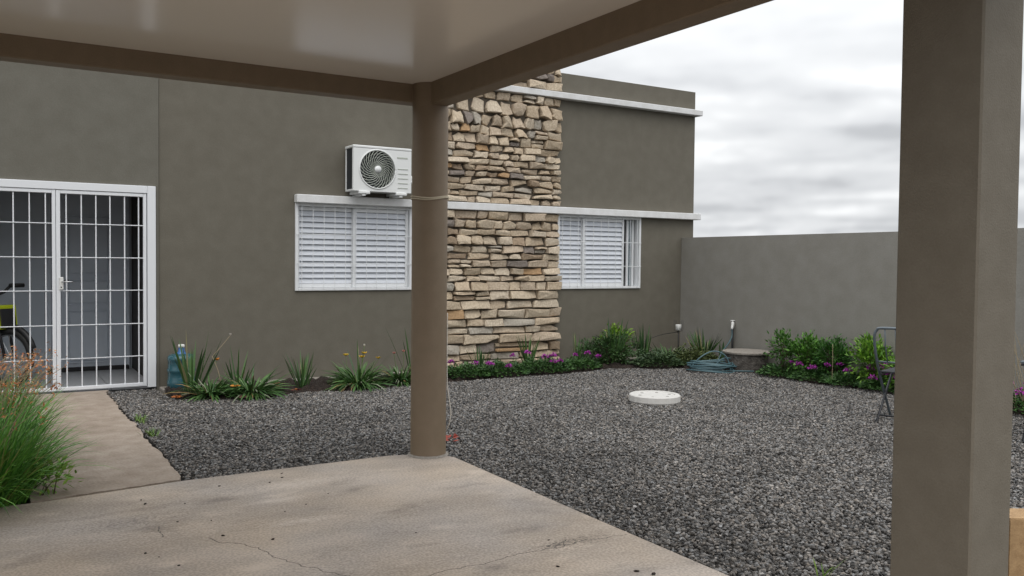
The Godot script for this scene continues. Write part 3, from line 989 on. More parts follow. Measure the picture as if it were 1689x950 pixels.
	carpet(Vector3(7.35, 0, -8.48), 0.4, 0.28, 0.22, 1100, [], "dark green mat at the foot of the upright blade fan", Color(0.02, 0.05, 0.018), Color(0.08, 0.13, 0.05))
	t = clump(Vector3(7.62, 0, -8.62), 0.32, 0.3, 230, "silvery leaved clump between the blade fan and the garden light")
	carpet(Vector3(7.85, 0, -8.45), 0.42, 0.32, 0.26, 1200, [], "brownish green mat in the corner below the garden light", Color(0.04, 0.06, 0.018), Color(0.12, 0.15, 0.045))
	spiky(Vector3(8.12, 0, -8.5), 46, 0.46, 0.65, "agave like rosette left of the black tap pipe", Vector3.ZERO, 0.028)
	spiky(Vector3(8.24, 0, -8.28), 4, 0.34, 0.15, "few broad upright blades right beside the tap pipe", Vector3.ZERO, 0.034)
	# along the boundary wall
	var ga := Color(0.03, 0.1, 0.015)
	var gb := Color(0.11, 0.27, 0.03)
	bush(Vector3(8.02, 0, -7.06), Vector3(0.17, 0.17, 0.17), 0.2, 600, ga, Color(0.09, 0.22, 0.03), "small open leafy shrub right of the concrete cistern", 0.055)
	bush(Vector3(8.1, 0, -6.78), Vector3(0.24, 0.24, 0.22), 0.06, 2000, ga, gb, "dense green shrub in the middle of the three along wall", 0.052)
	bush(Vector3(8.16, 0, -6.5), Vector3(0.2, 0.23, 0.2), 0.06, 1700, Color(0.02, 0.075, 0.014), Color(0.07, 0.2, 0.03), "darker green shrub left of the thin pale cane", 0.05)
	bush(Vector3(8.1, 0, -5.94), Vector3(0.24, 0.25, 0.24), 0.06, 1900, Color(0.05, 0.15, 0.015), Color(0.19, 0.37, 0.03), "bright lime green shrub beside the metal chair", 0.055)
	bush(Vector3(8.05, 0, -5.45), Vector3(0.22, 0.2, 0.22), 0.04, 1000, Color(0.06, 0.16, 0.015), Color(0.16, 0.33, 0.03), "lime green shrub behind the back of metal chair", 0.05)
	var cane := thing("plant_cane", "thin pale cane standing between the shrubs at boundary wall", "cane", Vector3(7.98, 0, -6.35))
	stalk(cane, Vector3.ZERO, Vector3(0.0, 0.42, 0.0), 0.0035, M.dry_stem)
	carpet(Vector3(8.02, 0, -7.05), 0.3, 0.3, 0.16, 750, [[-0.3, 0.6, 1.0, 0.02]], "plain green mat at the right side of concrete cistern")
	carpet(Vector3(8.02, 0, -6.62), 0.28, 0.32, 0.16, 750, [[-0.55, -0.3, 0.95, 0.045], [-0.6, 0.35, 0.8, 0.055], [-0.2, 0.7, 1.1, 0.03]], "magenta flowered mat below the dense middle shrub")
	carpet(Vector3(8.06, 0, -6.2), 0.26, 0.28, 0.14, 650, [[-0.4, 0.3, 1.0, 0.05], [0.0, -0.4, 1.3, 0.03]], "magenta flowered mat below the pale cane")
	carpet(Vector3(8.12, 0, -5.72), 0.3, 0.34, 0.19, 850, [[-0.5, -0.4, 1.0, 0.055], [-0.45, 0.05, 1.1, 0.065], [-0.6, 0.3, 0.85, 0.055], [-0.75, -0.15, 0.55, 0.05], [-0.5, 0.55, 0.7, 0.05]], "mat with the brightest magenta flowers beside the metal chair")
	carpet(Vector3(8.02, 0, -4.3), 0.3, 0.5, 0.2, 1000, [[-0.3, -0.2, 1.1, 0.05], [-0.5, 0.1, 0.8, 0.05], [-0.4, 0.4, 0.9, 0.05], [-0.1, 0.1, 1.2, 0.04]], "magenta flowered mat visible right of the square pillar")
	var dry := thing("dry_shrub", "pale leafless twigs against the wall right of square pillar", "plant", Vector3(7.95, 0, -4.25))
	var dst := begin(true)
	for i in 16:
		var foot := Vector3(rng.randf_range(-0.05, 0.05), 0, rng.randf_range(-0.1, 0.1))
		var tip := foot + Vector3(rng.randf_range(-0.2, 0.2), rng.randf_range(0.5, 0.95), rng.randf_range(-0.3, 0.3))
		tube(dst, spline([foot, foot.lerp(tip, 0.5) + Vector3(rng.randf_range(-0.06, 0.06), 0, rng.randf_range(-0.06, 0.06)), tip], 3), 0.004, 4, 0.0015)
	part("twigs", dst, M.dry_stem, dry)
	# large grass beside the path
	grass(Vector3(-0.1, -0.03, -5.5), 0.27, 0.56, 2400, 22, "large green grass clump nearest the slab beside the path")
	grass(Vector3(0.06, -0.03, -5.4), 0.13, 0.3, 700, 0, "short grass fringe at the slab edge in front of the tall clumps")
	grass(Vector3(-0.08, -0.03, -6.3), 0.26, 0.6, 1400, 60, "green grass clump with orange seed heads at mid path")
	grass(Vector3(-0.02, -0.03, -7.2), 0.24, 0.52, 900, 80, "farthest grass clump with many orange seed heads near the gate")
	bush(Vector3(0.29, -0.01, -5.36), Vector3(0.07, 0.08, 0.07), 0.02, 110, Color(0.12, 0.25, 0.02), Color(0.25, 0.4, 0.06), "small broad leaved weed at the corner of slab and path", 0.05)
	weed(Vector3(1.06, -0.03, -7.52), 0.1, 46, "weed tuft at the far part of the path edge")
	weed(Vector3(1.05, -0.03, -6.88), 0.09, 40, "weed tuft at the middle of the path edge")
	weed(Vector3(3.02, -0.03, -2.43), 0.13, 9, "few bright grass blades sprouting from gravel near square pillar")

func weed(at: Vector3, h: float, n: int, label: String) -> void:
	var t := thing("weed_tuft", label, "weed", at, 0.0, "weed tufts in the gravel")
	var st := begin()
	for i in n:
		var a := rng.randf() * TAU
		blade(st, Vector3(rng.randfn(0, 0.02), 0, rng.randfn(0, 0.05)) * (1.0 if n > 20 else 0.3), Vector3(cos(a) * 0.7, 1, sin(a) * 0.7), h * rng.randf_range(0.5, 1.1), 0.007, rng.randf_range(0.2, 1.0), gmix(Color(0.07, 0.15, 0.02), Color(0.18, 0.28, 0.05)), 4)
	part("foliage", st, M.leaf, t)

func grass(at: Vector3, r: float, h: float, n: int, stalks: int, label: String) -> void:
	var t := thing("ornamental_grass", label, "grass plant", at, 0.0, "tall grass clumps beside the path")
	t.set_meta("kind", "thing")
	var st := begin()
	for i in n:
		var a := rng.randf() * TAU
		var q := r * sqrt(rng.randf())
		var p := Vector3(cos(a) * q, 0, sin(a) * q * 1.4)
		var d := Vector3(cos(a) * (0.15 + q * 1.6) + rng.randf_range(-0.38, 0.38), 1.0, sin(a) * (0.15 + q * 1.6) + rng.randf_range(-0.4, 0.4))
		var c := gmix(Color(0.035, 0.14, 0.02), Color(0.16, 0.37, 0.05))
		if rng.randf() < 0.07:
			c = gmix(Color(0.3, 0.27, 0.1), Color(0.2, 0.26, 0.06))
		blade(st, p, d, h * rng.randf_range(0.3, 1.1), rng.randf_range(0.006, 0.0105), rng.randf_range(0.2, 1.7), c, 5)
	part("foliage", st, M.leaf, t)
	var ss := begin(true)
	var fl := begin()
	for i in stalks:
		var a := rng.randf() * TAU
		var foot := Vector3(cos(a), 0, sin(a)) * r * 0.6
		var tip := foot + Vector3(rng.randf_range(-0.1, 0.42), h * rng.randf_range(0.75, 1.2), rng.randf_range(-0.3, 0.2))
		tube(ss, spline([foot, foot.lerp(tip, 0.6) + Vector3(-0.03, 0.06, 0), tip], 3), 0.0018, 4)
		for k in rng.randi_range(5, 10):
			var d := Vector3(rng.randf_range(-1, 1), rng.randf_range(-0.4, 1), rng.randf_range(-1, 1))
			leaf(fl, tip + Vector3(rng.randfn(0, 0.012), rng.randfn(-0.02, 0.03), rng.randfn(0, 0.012)), d, 0.026, 0.011, gmix(Color(0.45, 0.13, 0.04), Color(0.55, 0.28, 0.1)))
	if stalks == 0:
		return
	part("seed_stalks", ss, M.dry_stem, t)
	part("seed_heads", fl, M.petal, t)

# ------------------------------------------------------------------ objects
func build_objects() -> void:
	air_conditioner()
	bicycle()
	# water jug
	var t := thing("water_jug", "translucent blue plastic water jug standing by the gate frame", "jug", Vector3(1.685, -0.004, -9.18))
	var st := begin(true)
	lathe(st, [Vector2(0.0, 0.345), Vector2(0.02, 0.345), Vector2(0.09, 0.34), Vector2(0.122, 0.325), Vector2(0.133, 0.3), Vector2(0.134, 0.285), Vector2(0.126, 0.272), Vector2(0.126, 0.205), Vector2(0.135, 0.19), Vector2(0.135, 0.17), Vector2(0.127, 0.158), Vector2(0.127, 0.09), Vector2(0.135, 0.078), Vector2(0.135, 0.012), Vector2(0.125, 0.0), Vector2(0.0, 0.0)], 36)
	part("body", st, M.jug, t)
	st = begin(true)
	lathe(st, [Vector2(0.0, 0.405), Vector2(0.026, 0.405), Vector2(0.029, 0.4), Vector2(0.03, 0.37), Vector2(0.042, 0.35), Vector2(0.05, 0.338)], 24)
	part("neck", st, M.blue, t)
	st = begin(true)
	lathe(st, [Vector2(0.0, 0.437), Vector2(0.024, 0.436), Vector2(0.031, 0.43), Vector2(0.032, 0.406), Vector2(0.0, 0.4055)], 24)
	part("cap", st, M.pvc, t)
	# garden light
	t = thing("garden_light", "small white garden light with wire guard in the wall corner", "light", Vector3(8.06, 0, -8.93))
	st = begin(true)
	tube(st, [Vector3(0, 0.0, 0), Vector3(0, 0.385, 0)], 0.007, 6)
	part("stake", st, M.black, t)
	st = begin(true)
	tube(st, spline([Vector3(0.0, 0.36, 0), Vector3(-0.12, 0.3, -0.25), Vector3(-0.35, 0.2, -0.33), Vector3(-0.6, 0.06, -0.35), Vector3(-0.7, 0.0, -0.3)], 5), 0.004, 5)
	part("wire", st, M.black, t)
	st = begin(true)
	lathe(st, [Vector2(0.0, 0.462), Vector2(0.04, 0.46), Vector2(0.043, 0.452), Vector2(0.037, 0.385), Vector2(0.0, 0.382)], 24)
	part("cup", st, M.pvc, t)
	for a in [0.4, 1.6, 3.5, 4.9]:
		st = begin(true)
		tube(st, [Vector3(0, 0.36, 0), Vector3(cos(a) * 0.062, 0.375, sin(a) * 0.062), Vector3(cos(a) * 0.064, 0.52, sin(a) * 0.064)], 0.0028, 4)
		part("guard_wire", st, M.black, t)
	# tap on a standpipe
	t = thing("water_tap", "white plastic tap on a black standpipe at the boundary wall", "tap", Vector3(8.385, 0, -8.25))
	st = begin(true)
	tube(st, [Vector3(0, -0.02, 0), Vector3(0, 0.46, 0)], 0.014, 8)
	part("pipe", st, M.black, t)
	st = begin(true)
	tube(st, [Vector3(0, 0.455, 0), Vector3(0, 0.53, 0)], 0.021, 10)
	tube(st, [Vector3(0, 0.49, 0), Vector3(-0.035, 0.475, 0.025), Vector3(-0.05, 0.44, 0.036)], 0.017, 10)
	part("spout", st, M.pvc, t)
	st = begin(true)
	tube(st, [Vector3(0, 0.53, 0), Vector3(0, 0.545, 0)], 0.009, 8)
	tube(st, [Vector3(-0.028, 0.548, -0.012), Vector3(0.028, 0.548, 0.012)], 0.008, 6)
	part("valve_handle", st, M.pvc, t)
	# round concrete basin
	t = thing("concrete_cistern", "low round concrete cistern with pale flat lid beside the hose", "cistern", Vector3(8.07, -0.03, -7.7))
	st = begin(true)
	lathe(st, [Vector2(0.262, 0.232), Vector2(0.262, 0.1), Vector2(0.258, 0.0)], 40)
	lathe(st, [Vector2(0.0, 0.12), Vector2(0.22, 0.12), Vector2(0.222, 0.232)], 40)
	part("body", st, M.basin, t)
	st = begin()
	lathe(st, [Vector2(0.0, 0.252), Vector2(0.2, 0.25), Vector2(0.285, 0.248), Vector2(0.294, 0.242), Vector2(0.29, 0.222), Vector2(0.262, 0.22)], 22)
	part("lid", st, M.basin_rim, t)
	hose()
	# white lid lying on the gravel
	t = thing("drain_lid", "white round concrete lid with small holes lying on the gravel", "lid", Vector3(5.445, -0.02, -6.35))
	st = begin()
	lathe(st, [Vector2(0.0, 0.062), Vector2(0.188, 0.062), Vector2(0.194, 0.07), Vector2(0.232, 0.07), Vector2(0.243, 0.062), Vector2(0.246, 0.012), Vector2(0.24, 0.0)], 20)
	part("disc", st, M.lid, t)
	for k in 6:
		var a := TAU * k / 6 + 0.3
		st = begin(true)
		lathe(st, [Vector2(0.0, 0.0655), Vector2(0.012, 0.065), Vector2(0.017, 0.0625)], 12, Vector3(cos(a) * 0.15, 0, sin(a) * 0.15))
		part("plug", st, M.roofing, t)
	chair(); table()
	# cardboard box past the pillar
	t = thing("cardboard_box", "tan cardboard box standing on gravel right of the square pillar", "box", Vector3(3.665, -0.03, -1.85), -0.545)
	for s in [-1, 1]:
		bx("side", Vector3(-0.2, 0.0, s * 0.07 - 0.003), Vector3(0.2, 0.33, s * 0.07 + 0.003), M.cardboard, t, 0.001)
		bx("side", Vector3(s * 0.2 - 0.003, 0.0, -0.0665), Vector3(s * 0.2 + 0.003, 0.328, 0.0665), M.cardboard, t, 0.001)
	bx("bottom", Vector3(-0.196, 0.001, -0.0665), Vector3(0.196, 0.006, 0.0665), M.cardboard, t, 0.001)
	bx("flap", Vector3(-0.199, 0.3305, -0.07), Vector3(-0.001, 0.3345, 0.07), M.cardboard, t, 0.001)
	bx("flap", Vector3(0.001, 0.3305, -0.07), Vector3(0.199, 0.3345, 0.07), M.cardboard, t, 0.001)
	# scrap of red plastic on the gravel behind the column
	t = thing("red_scrap", "crumpled red scrap on the gravel beside the round column base", "scrap", Vector3(2.87, -0.012, -5.6))
	st = begin()
	for i in 12:
		var p := Vector3(rng.randf_range(-0.05, 0.06), rng.randf_range(0.004, 0.03), rng.randf_range(-0.05, 0.05))
		leaf_mono(st, p)
	part("scrap", st, M.red, t)
	# crumbs of soil on the slab
	for q in [[0.708, -4.981, 6.0], [0.713, -4.886, 9.0], [1.531, -5.196, 7.0], [1.501, -5.095, 8.0], [1.407, -5.017, 6.0], [1.136, -5.074, 7.0], [1.448, -4.475, 5.0], [1.312, -4.398, 5.0], [1.132, -3.984, 10.0], [0.946, -4.151, 8.0], [0.803, -4.481, 6.0], [0.897, -4.796, 6.0], [0.595, -4.067, 7.0], [0.692, -3.837, 6.0], [0.638, -3.989, 5.0], [2.335, -2.821, 11.0], [2.374, -2.758, 12.0], [2.242, -3.348, 6.0], [2.079, -3.033, 8.0], [1.62, -4.62, 5.0], [0.95, -4.42, 5.0], [1.75, -3.75, 5.0]]:
		t = thing("soil_crumb", "small dark crumb of soil on the concrete slab", "crumb", Vector3(q[0], 0, q[1]), rng.randf() * TAU, "soil crumbs on the slab")
		st = begin()
		pebble(st, q[2] * 0.00078)
		part("lump", st, M.soil, t)
	# fallen petals by the jug
	for q in [[1.52, -8.5, 0.0], [2.05, -8.2, 1.0], [2.62, -8.42, 2.0]]:
		var names := ["orange fallen flower on the soil in front of water jug", "pale fallen flower at the gravel edge below second clump", "reddish fallen leaves at the gravel edge in bare bed middle"]
		t = thing("fallen_flower", names[int(q[2])], "flower", Vector3(q[0], 0.01, q[1]))
		daisy(t, Vector3.ZERO, 0.055, [Color(0.5, 0.16, 0.04), Color(0.4, 0.26, 0.2), Color(0.14, 0.02, 0.02)][int(q[2])], Color(0.3, 0.1, 0.02))

func leaf_mono(st: SurfaceTool, p: Vector3) -> void:
	var d := Vector3(rng.randf_range(-1, 1), rng.randf_range(-0.2, 0.4), rng.randf_range(-1, 1)).normalized() * 0.035
	var e := Vector3(rng.randf_range(-1, 1), rng.randf_range(-0.3, 0.5), rng.randf_range(-1, 1)).normalized() * 0.03
	tri(st, p, p + d, p + e); tri(st, p + d, p + d * 0.9 + e, p + e)

func pebble(st: SurfaceTool, r: float) -> void:
	var v := ico()
	for i in v.size():
		v[i] = v[i] * r * rng.randf_range(0.75, 1.25) * Vector3(1.5, 0.55, 1.0) + Vector3(0, r * 0.4, 0)
	for f in ICO_F:
		tri_out(st, v[f[0]], v[f[1]], v[f[2]], Vector3(0, r * 0.4, 0))

const ICO_F := [[0, 11, 5], [0, 5, 1], [0, 1, 7], [0, 7, 10], [0, 10, 11], [1, 5, 9], [5, 11, 4], [11, 10, 2], [10, 7, 6], [7, 1, 8], [3, 9, 4], [3, 4, 2], [3, 2, 6], [3, 6, 8], [3, 8, 9], [4, 9, 5], [2, 4, 11], [6, 2, 10], [8, 6, 7], [9, 8, 1]]

func ico() -> Array:
	var p := (1.0 + sqrt(5.0)) / 2.0
	var v := [Vector3(-1, p, 0), Vector3(1, p, 0), Vector3(-1, -p, 0), Vector3(1, -p, 0), Vector3(0, -1, p), Vector3(0, 1, p), Vector3(0, -1, -p), Vector3(0, 1, -p), Vector3(p, 0, -1), Vector3(p, 0, 1), Vector3(-p, 0, -1), Vector3(-p, 0, 1)]
	for i in v.size():
		v[i] = v[i].normalized()
	return v

func air_conditioner() -> void:
	var t := thing("air_conditioner", "white outdoor air conditioner unit mounted above the left window", "air conditioner", Vector3(3.45, 2.0, -9.06))
	var w := 0.69
	var y0 := 0.055
	var y1 := 0.555
	# casing: an open shell with a louvred left side
	var st := begin()
	box(st, Vector3(0.0, y0, -0.25), Vector3(w, y0 + 0.02, -0.02), 0.004)
	box(st, Vector3(-0.004, y1 - 0.03, -0.255), Vector3(w + 0.004, y1, 0.001), 0.008)
	box(st, Vector3(w - 0.012, y0 + 0.021, -0.25), Vector3(w, y1 - 0.031, -0.021), 0.003)
	box(st, Vector3(0.0, y0 + 0.021, -0.25), Vector3(0.012, y1 - 0.031, -0.228), 0.003)
	box(st, Vector3(0.0, y0 + 0.021, -0.04), Vector3(0.012, y1 - 0.031, -0.021), 0.003)
	part("casing", st, M.ac, t)
	bx("coil", Vector3(0.008, y0 + 0.022, -0.226), Vector3(0.03, y1 - 0.032, -0.042), M.ac_dark, t, 0.001)
	# front panel with a round opening for the fan
	st = begin()
	var c := Vector2(0.283, 0.3)
	var R := 0.207
	var n := 48
	var sq := func(a: float) -> Vector2:
		var d := Vector2(cos(a), sin(a))
		var tx := ((w - c.x) if d.x > 0 else c.x) / maxf(absf(d.x), 1e-5)
		var ty := ((y1 - 0.031 - c.y) if d.y > 0 else (c.y - y0)) / maxf(absf(d.y), 1e-5)
		return c + d * minf(tx, ty)
	for k in n:
		var a := TAU * k / n
		var b := TAU * (k + 1) / n
		var pa: Vector2 = c + Vector2(cos(a), sin(a)) * R
		var pb: Vector2 = c + Vector2(cos(b), sin(b)) * R
		var qa: Vector2 = sq.call(a)
		var qb: Vector2 = sq.call(b)
		var o := Vector3(c.x, c.y, -1.0)
		quad_out(st, Vector3(pa.x, pa.y, 0), Vector3(pb.x, pb.y, 0), Vector3(qb.x, qb.y, 0), Vector3(qa.x, qa.y, 0), o)
		if absf(qa.x - qb.x) > 1e-4 and absf(qa.y - qb.y) > 1e-4:
			var cx := w if qa.x > c.x else 0.0
			var cyy := (y1 - 0.031) if qa.y > c.y else y0
			tri_out(st, Vector3(qa.x, qa.y, 0), Vector3(qb.x, qb.y, 0), Vector3(cx, cyy, 0), o)
		quad_out(st, Vector3(pa.x, pa.y, 0), Vector3(pb.x, pb.y, 0), Vector3(pb.x, pb.y, -0.05), Vector3(pa.x, pa.y, -0.05), Vector3(c.x + cos(a) * 9.0, c.y + sin(a) * 9.0, -0.02))
	box(st, Vector3(0.0, y0, -0.0195), Vector3(0.02, y1 - 0.031, -0.0005), 0.003)
	box(st, Vector3(w - 0.02, y0, -0.0195), Vector3(w, y1 - 0.031, -0.0005), 0.003)
	part("front_panel", st, M.ac, t)
	bx("fan_well", Vector3(0.05, y0 + 0.022, -0.13), Vector3(0.52, y1 - 0.034, -0.12), M.ac_dark, t)
	st = begin(true)
	var ring := []
	for k in 41:
		var a := TAU * k / 40
		ring.append(Vector3(c.x + cos(a) * (R + 0.006), c.y + sin(a) * (R + 0.006), 0.003))
	tube(st, ring, 0.008, 6)
	part("fan_ring", st, M.ac, t)
	for k in 26:                     # curved guard ribs
		st = begin()
		var pts := []
		for i in 7:
			var q := lerpf(0.045, R, i / 6.0)
			var a := TAU * k / 26 - (q - 0.045) * 7.0
			pts.append(Vector3(c.x + cos(a) * q, c.y + sin(a) * q, 0.004 + 0.006 * sin(i / 6.0 * PI)))
		tube(st, pts, 0.0036, 4)
		part("guard_rib", st, M.ac_grille, t)
	for q in [0.085, 0.13, 0.172]:
		st = begin()
		var pts := []
		for k in 41:
			pts.append(Vector3(c.x + cos(TAU * k / 40) * q, c.y + sin(TAU * k / 40) * q, 0.003))
		tube(st, pts, 0.0018, 4)
		part("guard_ring", st, M.ac_grille, t)
	for k in 3:                      # fan blades behind the guard
		st = begin(true)
		for i in 6:
			var a0 := TAU * k / 3 + i * 0.26
			var a1 := a0 + 0.26
			for e in [[0.04, 0.19]]:
				var P := func(q: float, a: float, z: float) -> Vector3: return Vector3(c.x + cos(a) * q, c.y + sin(a) * q, z)
				quad_out(st, P.call(e[0], a0, -0.09 + i * 0.008), P.call(e[1], a0, -0.1 + i * 0.01), P.call(e[1], a1, -0.09 + i * 0.01), P.call(e[0], a1, -0.082 + i * 0.008), Vector3(c.x, c.y, -3))
		part("fan_blade", st, M.ac_dark, t)
	st = begin(true)
	tube(st, [Vector3(c.x, c.y, -0.02), Vector3(c.x, c.y, 0.01), Vector3(c.x, c.y, 0.013)], 0.04, 24)
	part("hub_cap", st, M.ac, t)
	bx("badge", Vector3(0.515, 0.435, 0.0005), Vector3(0.643, 0.452, 0.003), M.ac_grille, t, 0.001)
	for i in 5:
		bx("vent_slot", Vector3(0.525, 0.315 - i * 0.053, 0.0004), Vector3(0.648, 0.323 - i * 0.053, 0.005), M.ac_grille, t, 0.002)
	for x in [0.06, 0.5]:
		bx("foot", Vector3(x, 0.022, -0.275), Vector3(x + 0.13, 0.0545, 0.02), M.ac, t, 0.006)
		bx("bracket", Vector3(x + 0.04, 0.002, -0.289), Vector3(x + 0.08, 0.0215, 0.01), M.ac, t, 0.002)
	st = begin(true)
	tube(st, spline([Vector3(w + 0.001, 0.2, -0.1), Vector3(w + 0.06, 0.19, -0.1), Vector3(w + 0.08, 0.25, -0.18), Vector3(w + 0.07, 0.3, -0.29)], 5), 0.018, 8)
	part("pipe", st, M.ac, t)

func bicycle() -> void:
	var t := thing("bicycle", "small bicycle with lime green front plate behind the gate bars", "bicycle", Vector3(0.04, 0.006, -10.03), -0.85)
	t.scale = Vector3(1.25, 1.25, 1.25)
	# runs along local -x from the front wheel
	for wx in [0.2, -0.52]:
		var wh := Node3D.new()
		wh.name = "wheel"
		wh.position = Vector3(wx, 0.235, 0)
		t.add_child(wh, true)
		var st := begin(true)
		var ring := []
		var rim := []
		for k in 37:
			var a := TAU * k / 36
			ring.append(Vector3(cos(a) * 0.21, sin(a) * 0.21, 0))
			rim.append(Vector3(cos(a) * 0.183, sin(a) * 0.183, 0))
		tube(st, ring, 0.025, 8)
		part("tyre", st, M.rubber, wh)
		st = begin(true)
		tube(st, rim, 0.009, 6)
		part("rim", st, M.metal, wh)
		st = begin(true)
		tube(st, [Vector3(0, 0, -0.04), Vector3(0, 0, 0.04)], 0.018, 10)
		part("hub", st, M.metal, wh)
		for k in 12:
			var a := TAU * k / 12
			st = begin()
			tube(st, [Vector3(cos(a) * 0.018, sin(a) * 0.018, 0.01 if k % 2 else -0.01), Vector3(cos(a) * 0.18, sin(a) * 0.18, 0)], 0.0016, 4)
			part("spoke", st, M.metal, wh)
	var f := begin(true)
	tube(f, [Vector3(0.08, 0.58, 0), Vector3(-0.2, 0.3, 0), Vector3(-0.52, 0.235, 0.05)], 0.018, 8)
	tube(f, [Vector3(0.09, 0.56, 0), Vector3(-0.27, 0.5, 0)], 0.018, 8)
	tube(f, [Vector3(-0.3, 0.58, 0), Vector3(-0.2, 0.3, 0)], 0.016, 8)
	tube(f, [Vector3(-0.27, 0.48, 0.0), Vector3(-0.52, 0.235, -0.05)], 0.012, 8)
	part("frame", f, M.lime, t)
	f = begin(true)
	for s in [-1, 1]:
		tube(f, [Vector3(0.2, 0.235, s * 0.045), Vector3(0.13, 0.5, s * 0.045), Vector3(0.1, 0.55, 0)], 0.012, 6)
	tube(f, [Vector3(0.1, 0.54, 0), Vector3(0.06, 0.75, 0)], 0.015, 8)
	part("fork", f, M.black, t)
	f = begin(true)
	tube(f, spline([Vector3(0.1, 0.8, 0.2), Vector3(0.07, 0.8, 0.14), Vector3(0.06, 0.74, 0.06), Vector3(0.06, 0.74, -0.06), Vector3(0.07, 0.8, -0.14), Vector3(0.1, 0.8, -0.2)], 5), 0.012, 6)
	part("handlebar", f, M.black, t)
	for s in [-1, 1]:
		f = begin(true)
		tube(f, [Vector3(0.085, 0.8, s * 0.11), Vector3(0.11, 0.8, s * 0.22)], 0.017, 8)
		part("grip", f, M.rubber, t)
	f = begin()
	box(f, Vector3(-0.02, -0.09, -0.1), Vector3(0.02, 0.1, 0.1), 0.01, Transform3D(Basis(Vector3.FORWARD, -0.12), Vector3(0.155, 0.55, 0.0)))
	part("number_plate", f, M.lime, t)
	f = begin()
	box(f, Vector3(0.021, -0.085, -0.07), Vector3(0.034, 0.07, 0.065), 0.01, Transform3D(Basis(Vector3.FORWARD, -0.12), Vector3(0.155, 0.55, 0.0)))
	part("plate_pad", f, M.black, t)
	f = begin(true)
	var arc := []
	for k in 12:
		var a := 0.35 + k * 0.19
		arc.append(Vector3(0.2 + cos(a) * 0.252, 0.235 + sin(a) * 0.252, 0))
	tube(f, arc, 0.022, 6)
	part("mudguard", f, M.black, t)
	f = begin()
	box(f, Vector3(-0.42, 0.585, -0.06), Vector3(-0.2, 0.63, 0.06), 0.02)
	part("saddle", f, M.black, t)
	for s in [-1, 1]:
		f = begin()
		box(f, Vector3(-0.26, 0.2 + s * 0.07, s * 0.09 - 0.03), Vector3(-0.17, 0.225 + s * 0.07, s * 0.09 + 0.03), 0.004)
		part("pedal", f, M.black, t)
	f = begin(true)
	tube(f, [Vector3(-0.3, 0.25, 0.05), Vector3(-0.4, 0.0, 0.16)], 0.009, 6)
	part("kickstand", f, M.black, t)

func hose() -> void:
	var t := thing("garden_hose", "coiled blue green garden hose lying beside the concrete cistern", "hose", Vector3(7.6, -0.02, -7.82))
	var st := begin(true)
	var pts := []
	for k in 8:
		var rx := rng.randf_range(0.2, 0.28)
		var ox := Vector3(rng.randf_range(-0.04, 0.04), 0.018 + k * 0.013, rng.randf_range(-0.03, 0.03))
		for i in 14:
			var a := TAU * i / 14.0
			var d := Vector3(0.855, 0, 0.518) * cos(a) * rx * 1.05 + Vector3(0.518, 0, -0.855) * sin(a) * rx * 0.8
			pts.append(ox + d + Vector3(0, 0.012 * sin(a * 2.0 + k), 0))
	tube(st, spline(pts, 3), 0.0085, 6)
	part("coil", st, M.hose, t)
	for l in [[Vector3(-0.24, 0.03, -0.12), Vector3(-0.12, 0.17, -0.06), Vector3(0.03, 0.24, 0.0), Vector3(0.14, 0.19, 0.09), Vector3(0.19, 0.03, 0.14)], [Vector3(0.03, 0.04, 0.0), Vector3(0.13, 0.15, 0.06), Vector3(0.24, 0.14, 0.13), Vector3(0.27, 0.03, 0.17)], [Vector3(-0.2, 0.02, 0.1), Vector3(0.05, 0.02, 0.2), Vector3(0.35, 0.016, 0.36), Vector3(0.5, 0.014, 0.5)]]:
		st = begin(true)
		tube(st, spline(l, 8), 0.0085, 6)
		part("loop", st, M.hose, t)
	st = begin(true)
	tube(st, spline([Vector3(0.735, 0.46, -0.394), Vector3(0.725, 0.36, -0.385), Vector3(0.6, 0.27, -0.33), Vector3(0.38, 0.2, -0.2), Vector3(0.2, 0.07, -0.12), Vector3(0.1, 0.05, -0.1)], 8), 0.008, 6)
	part("feed", st, M.hose, t)

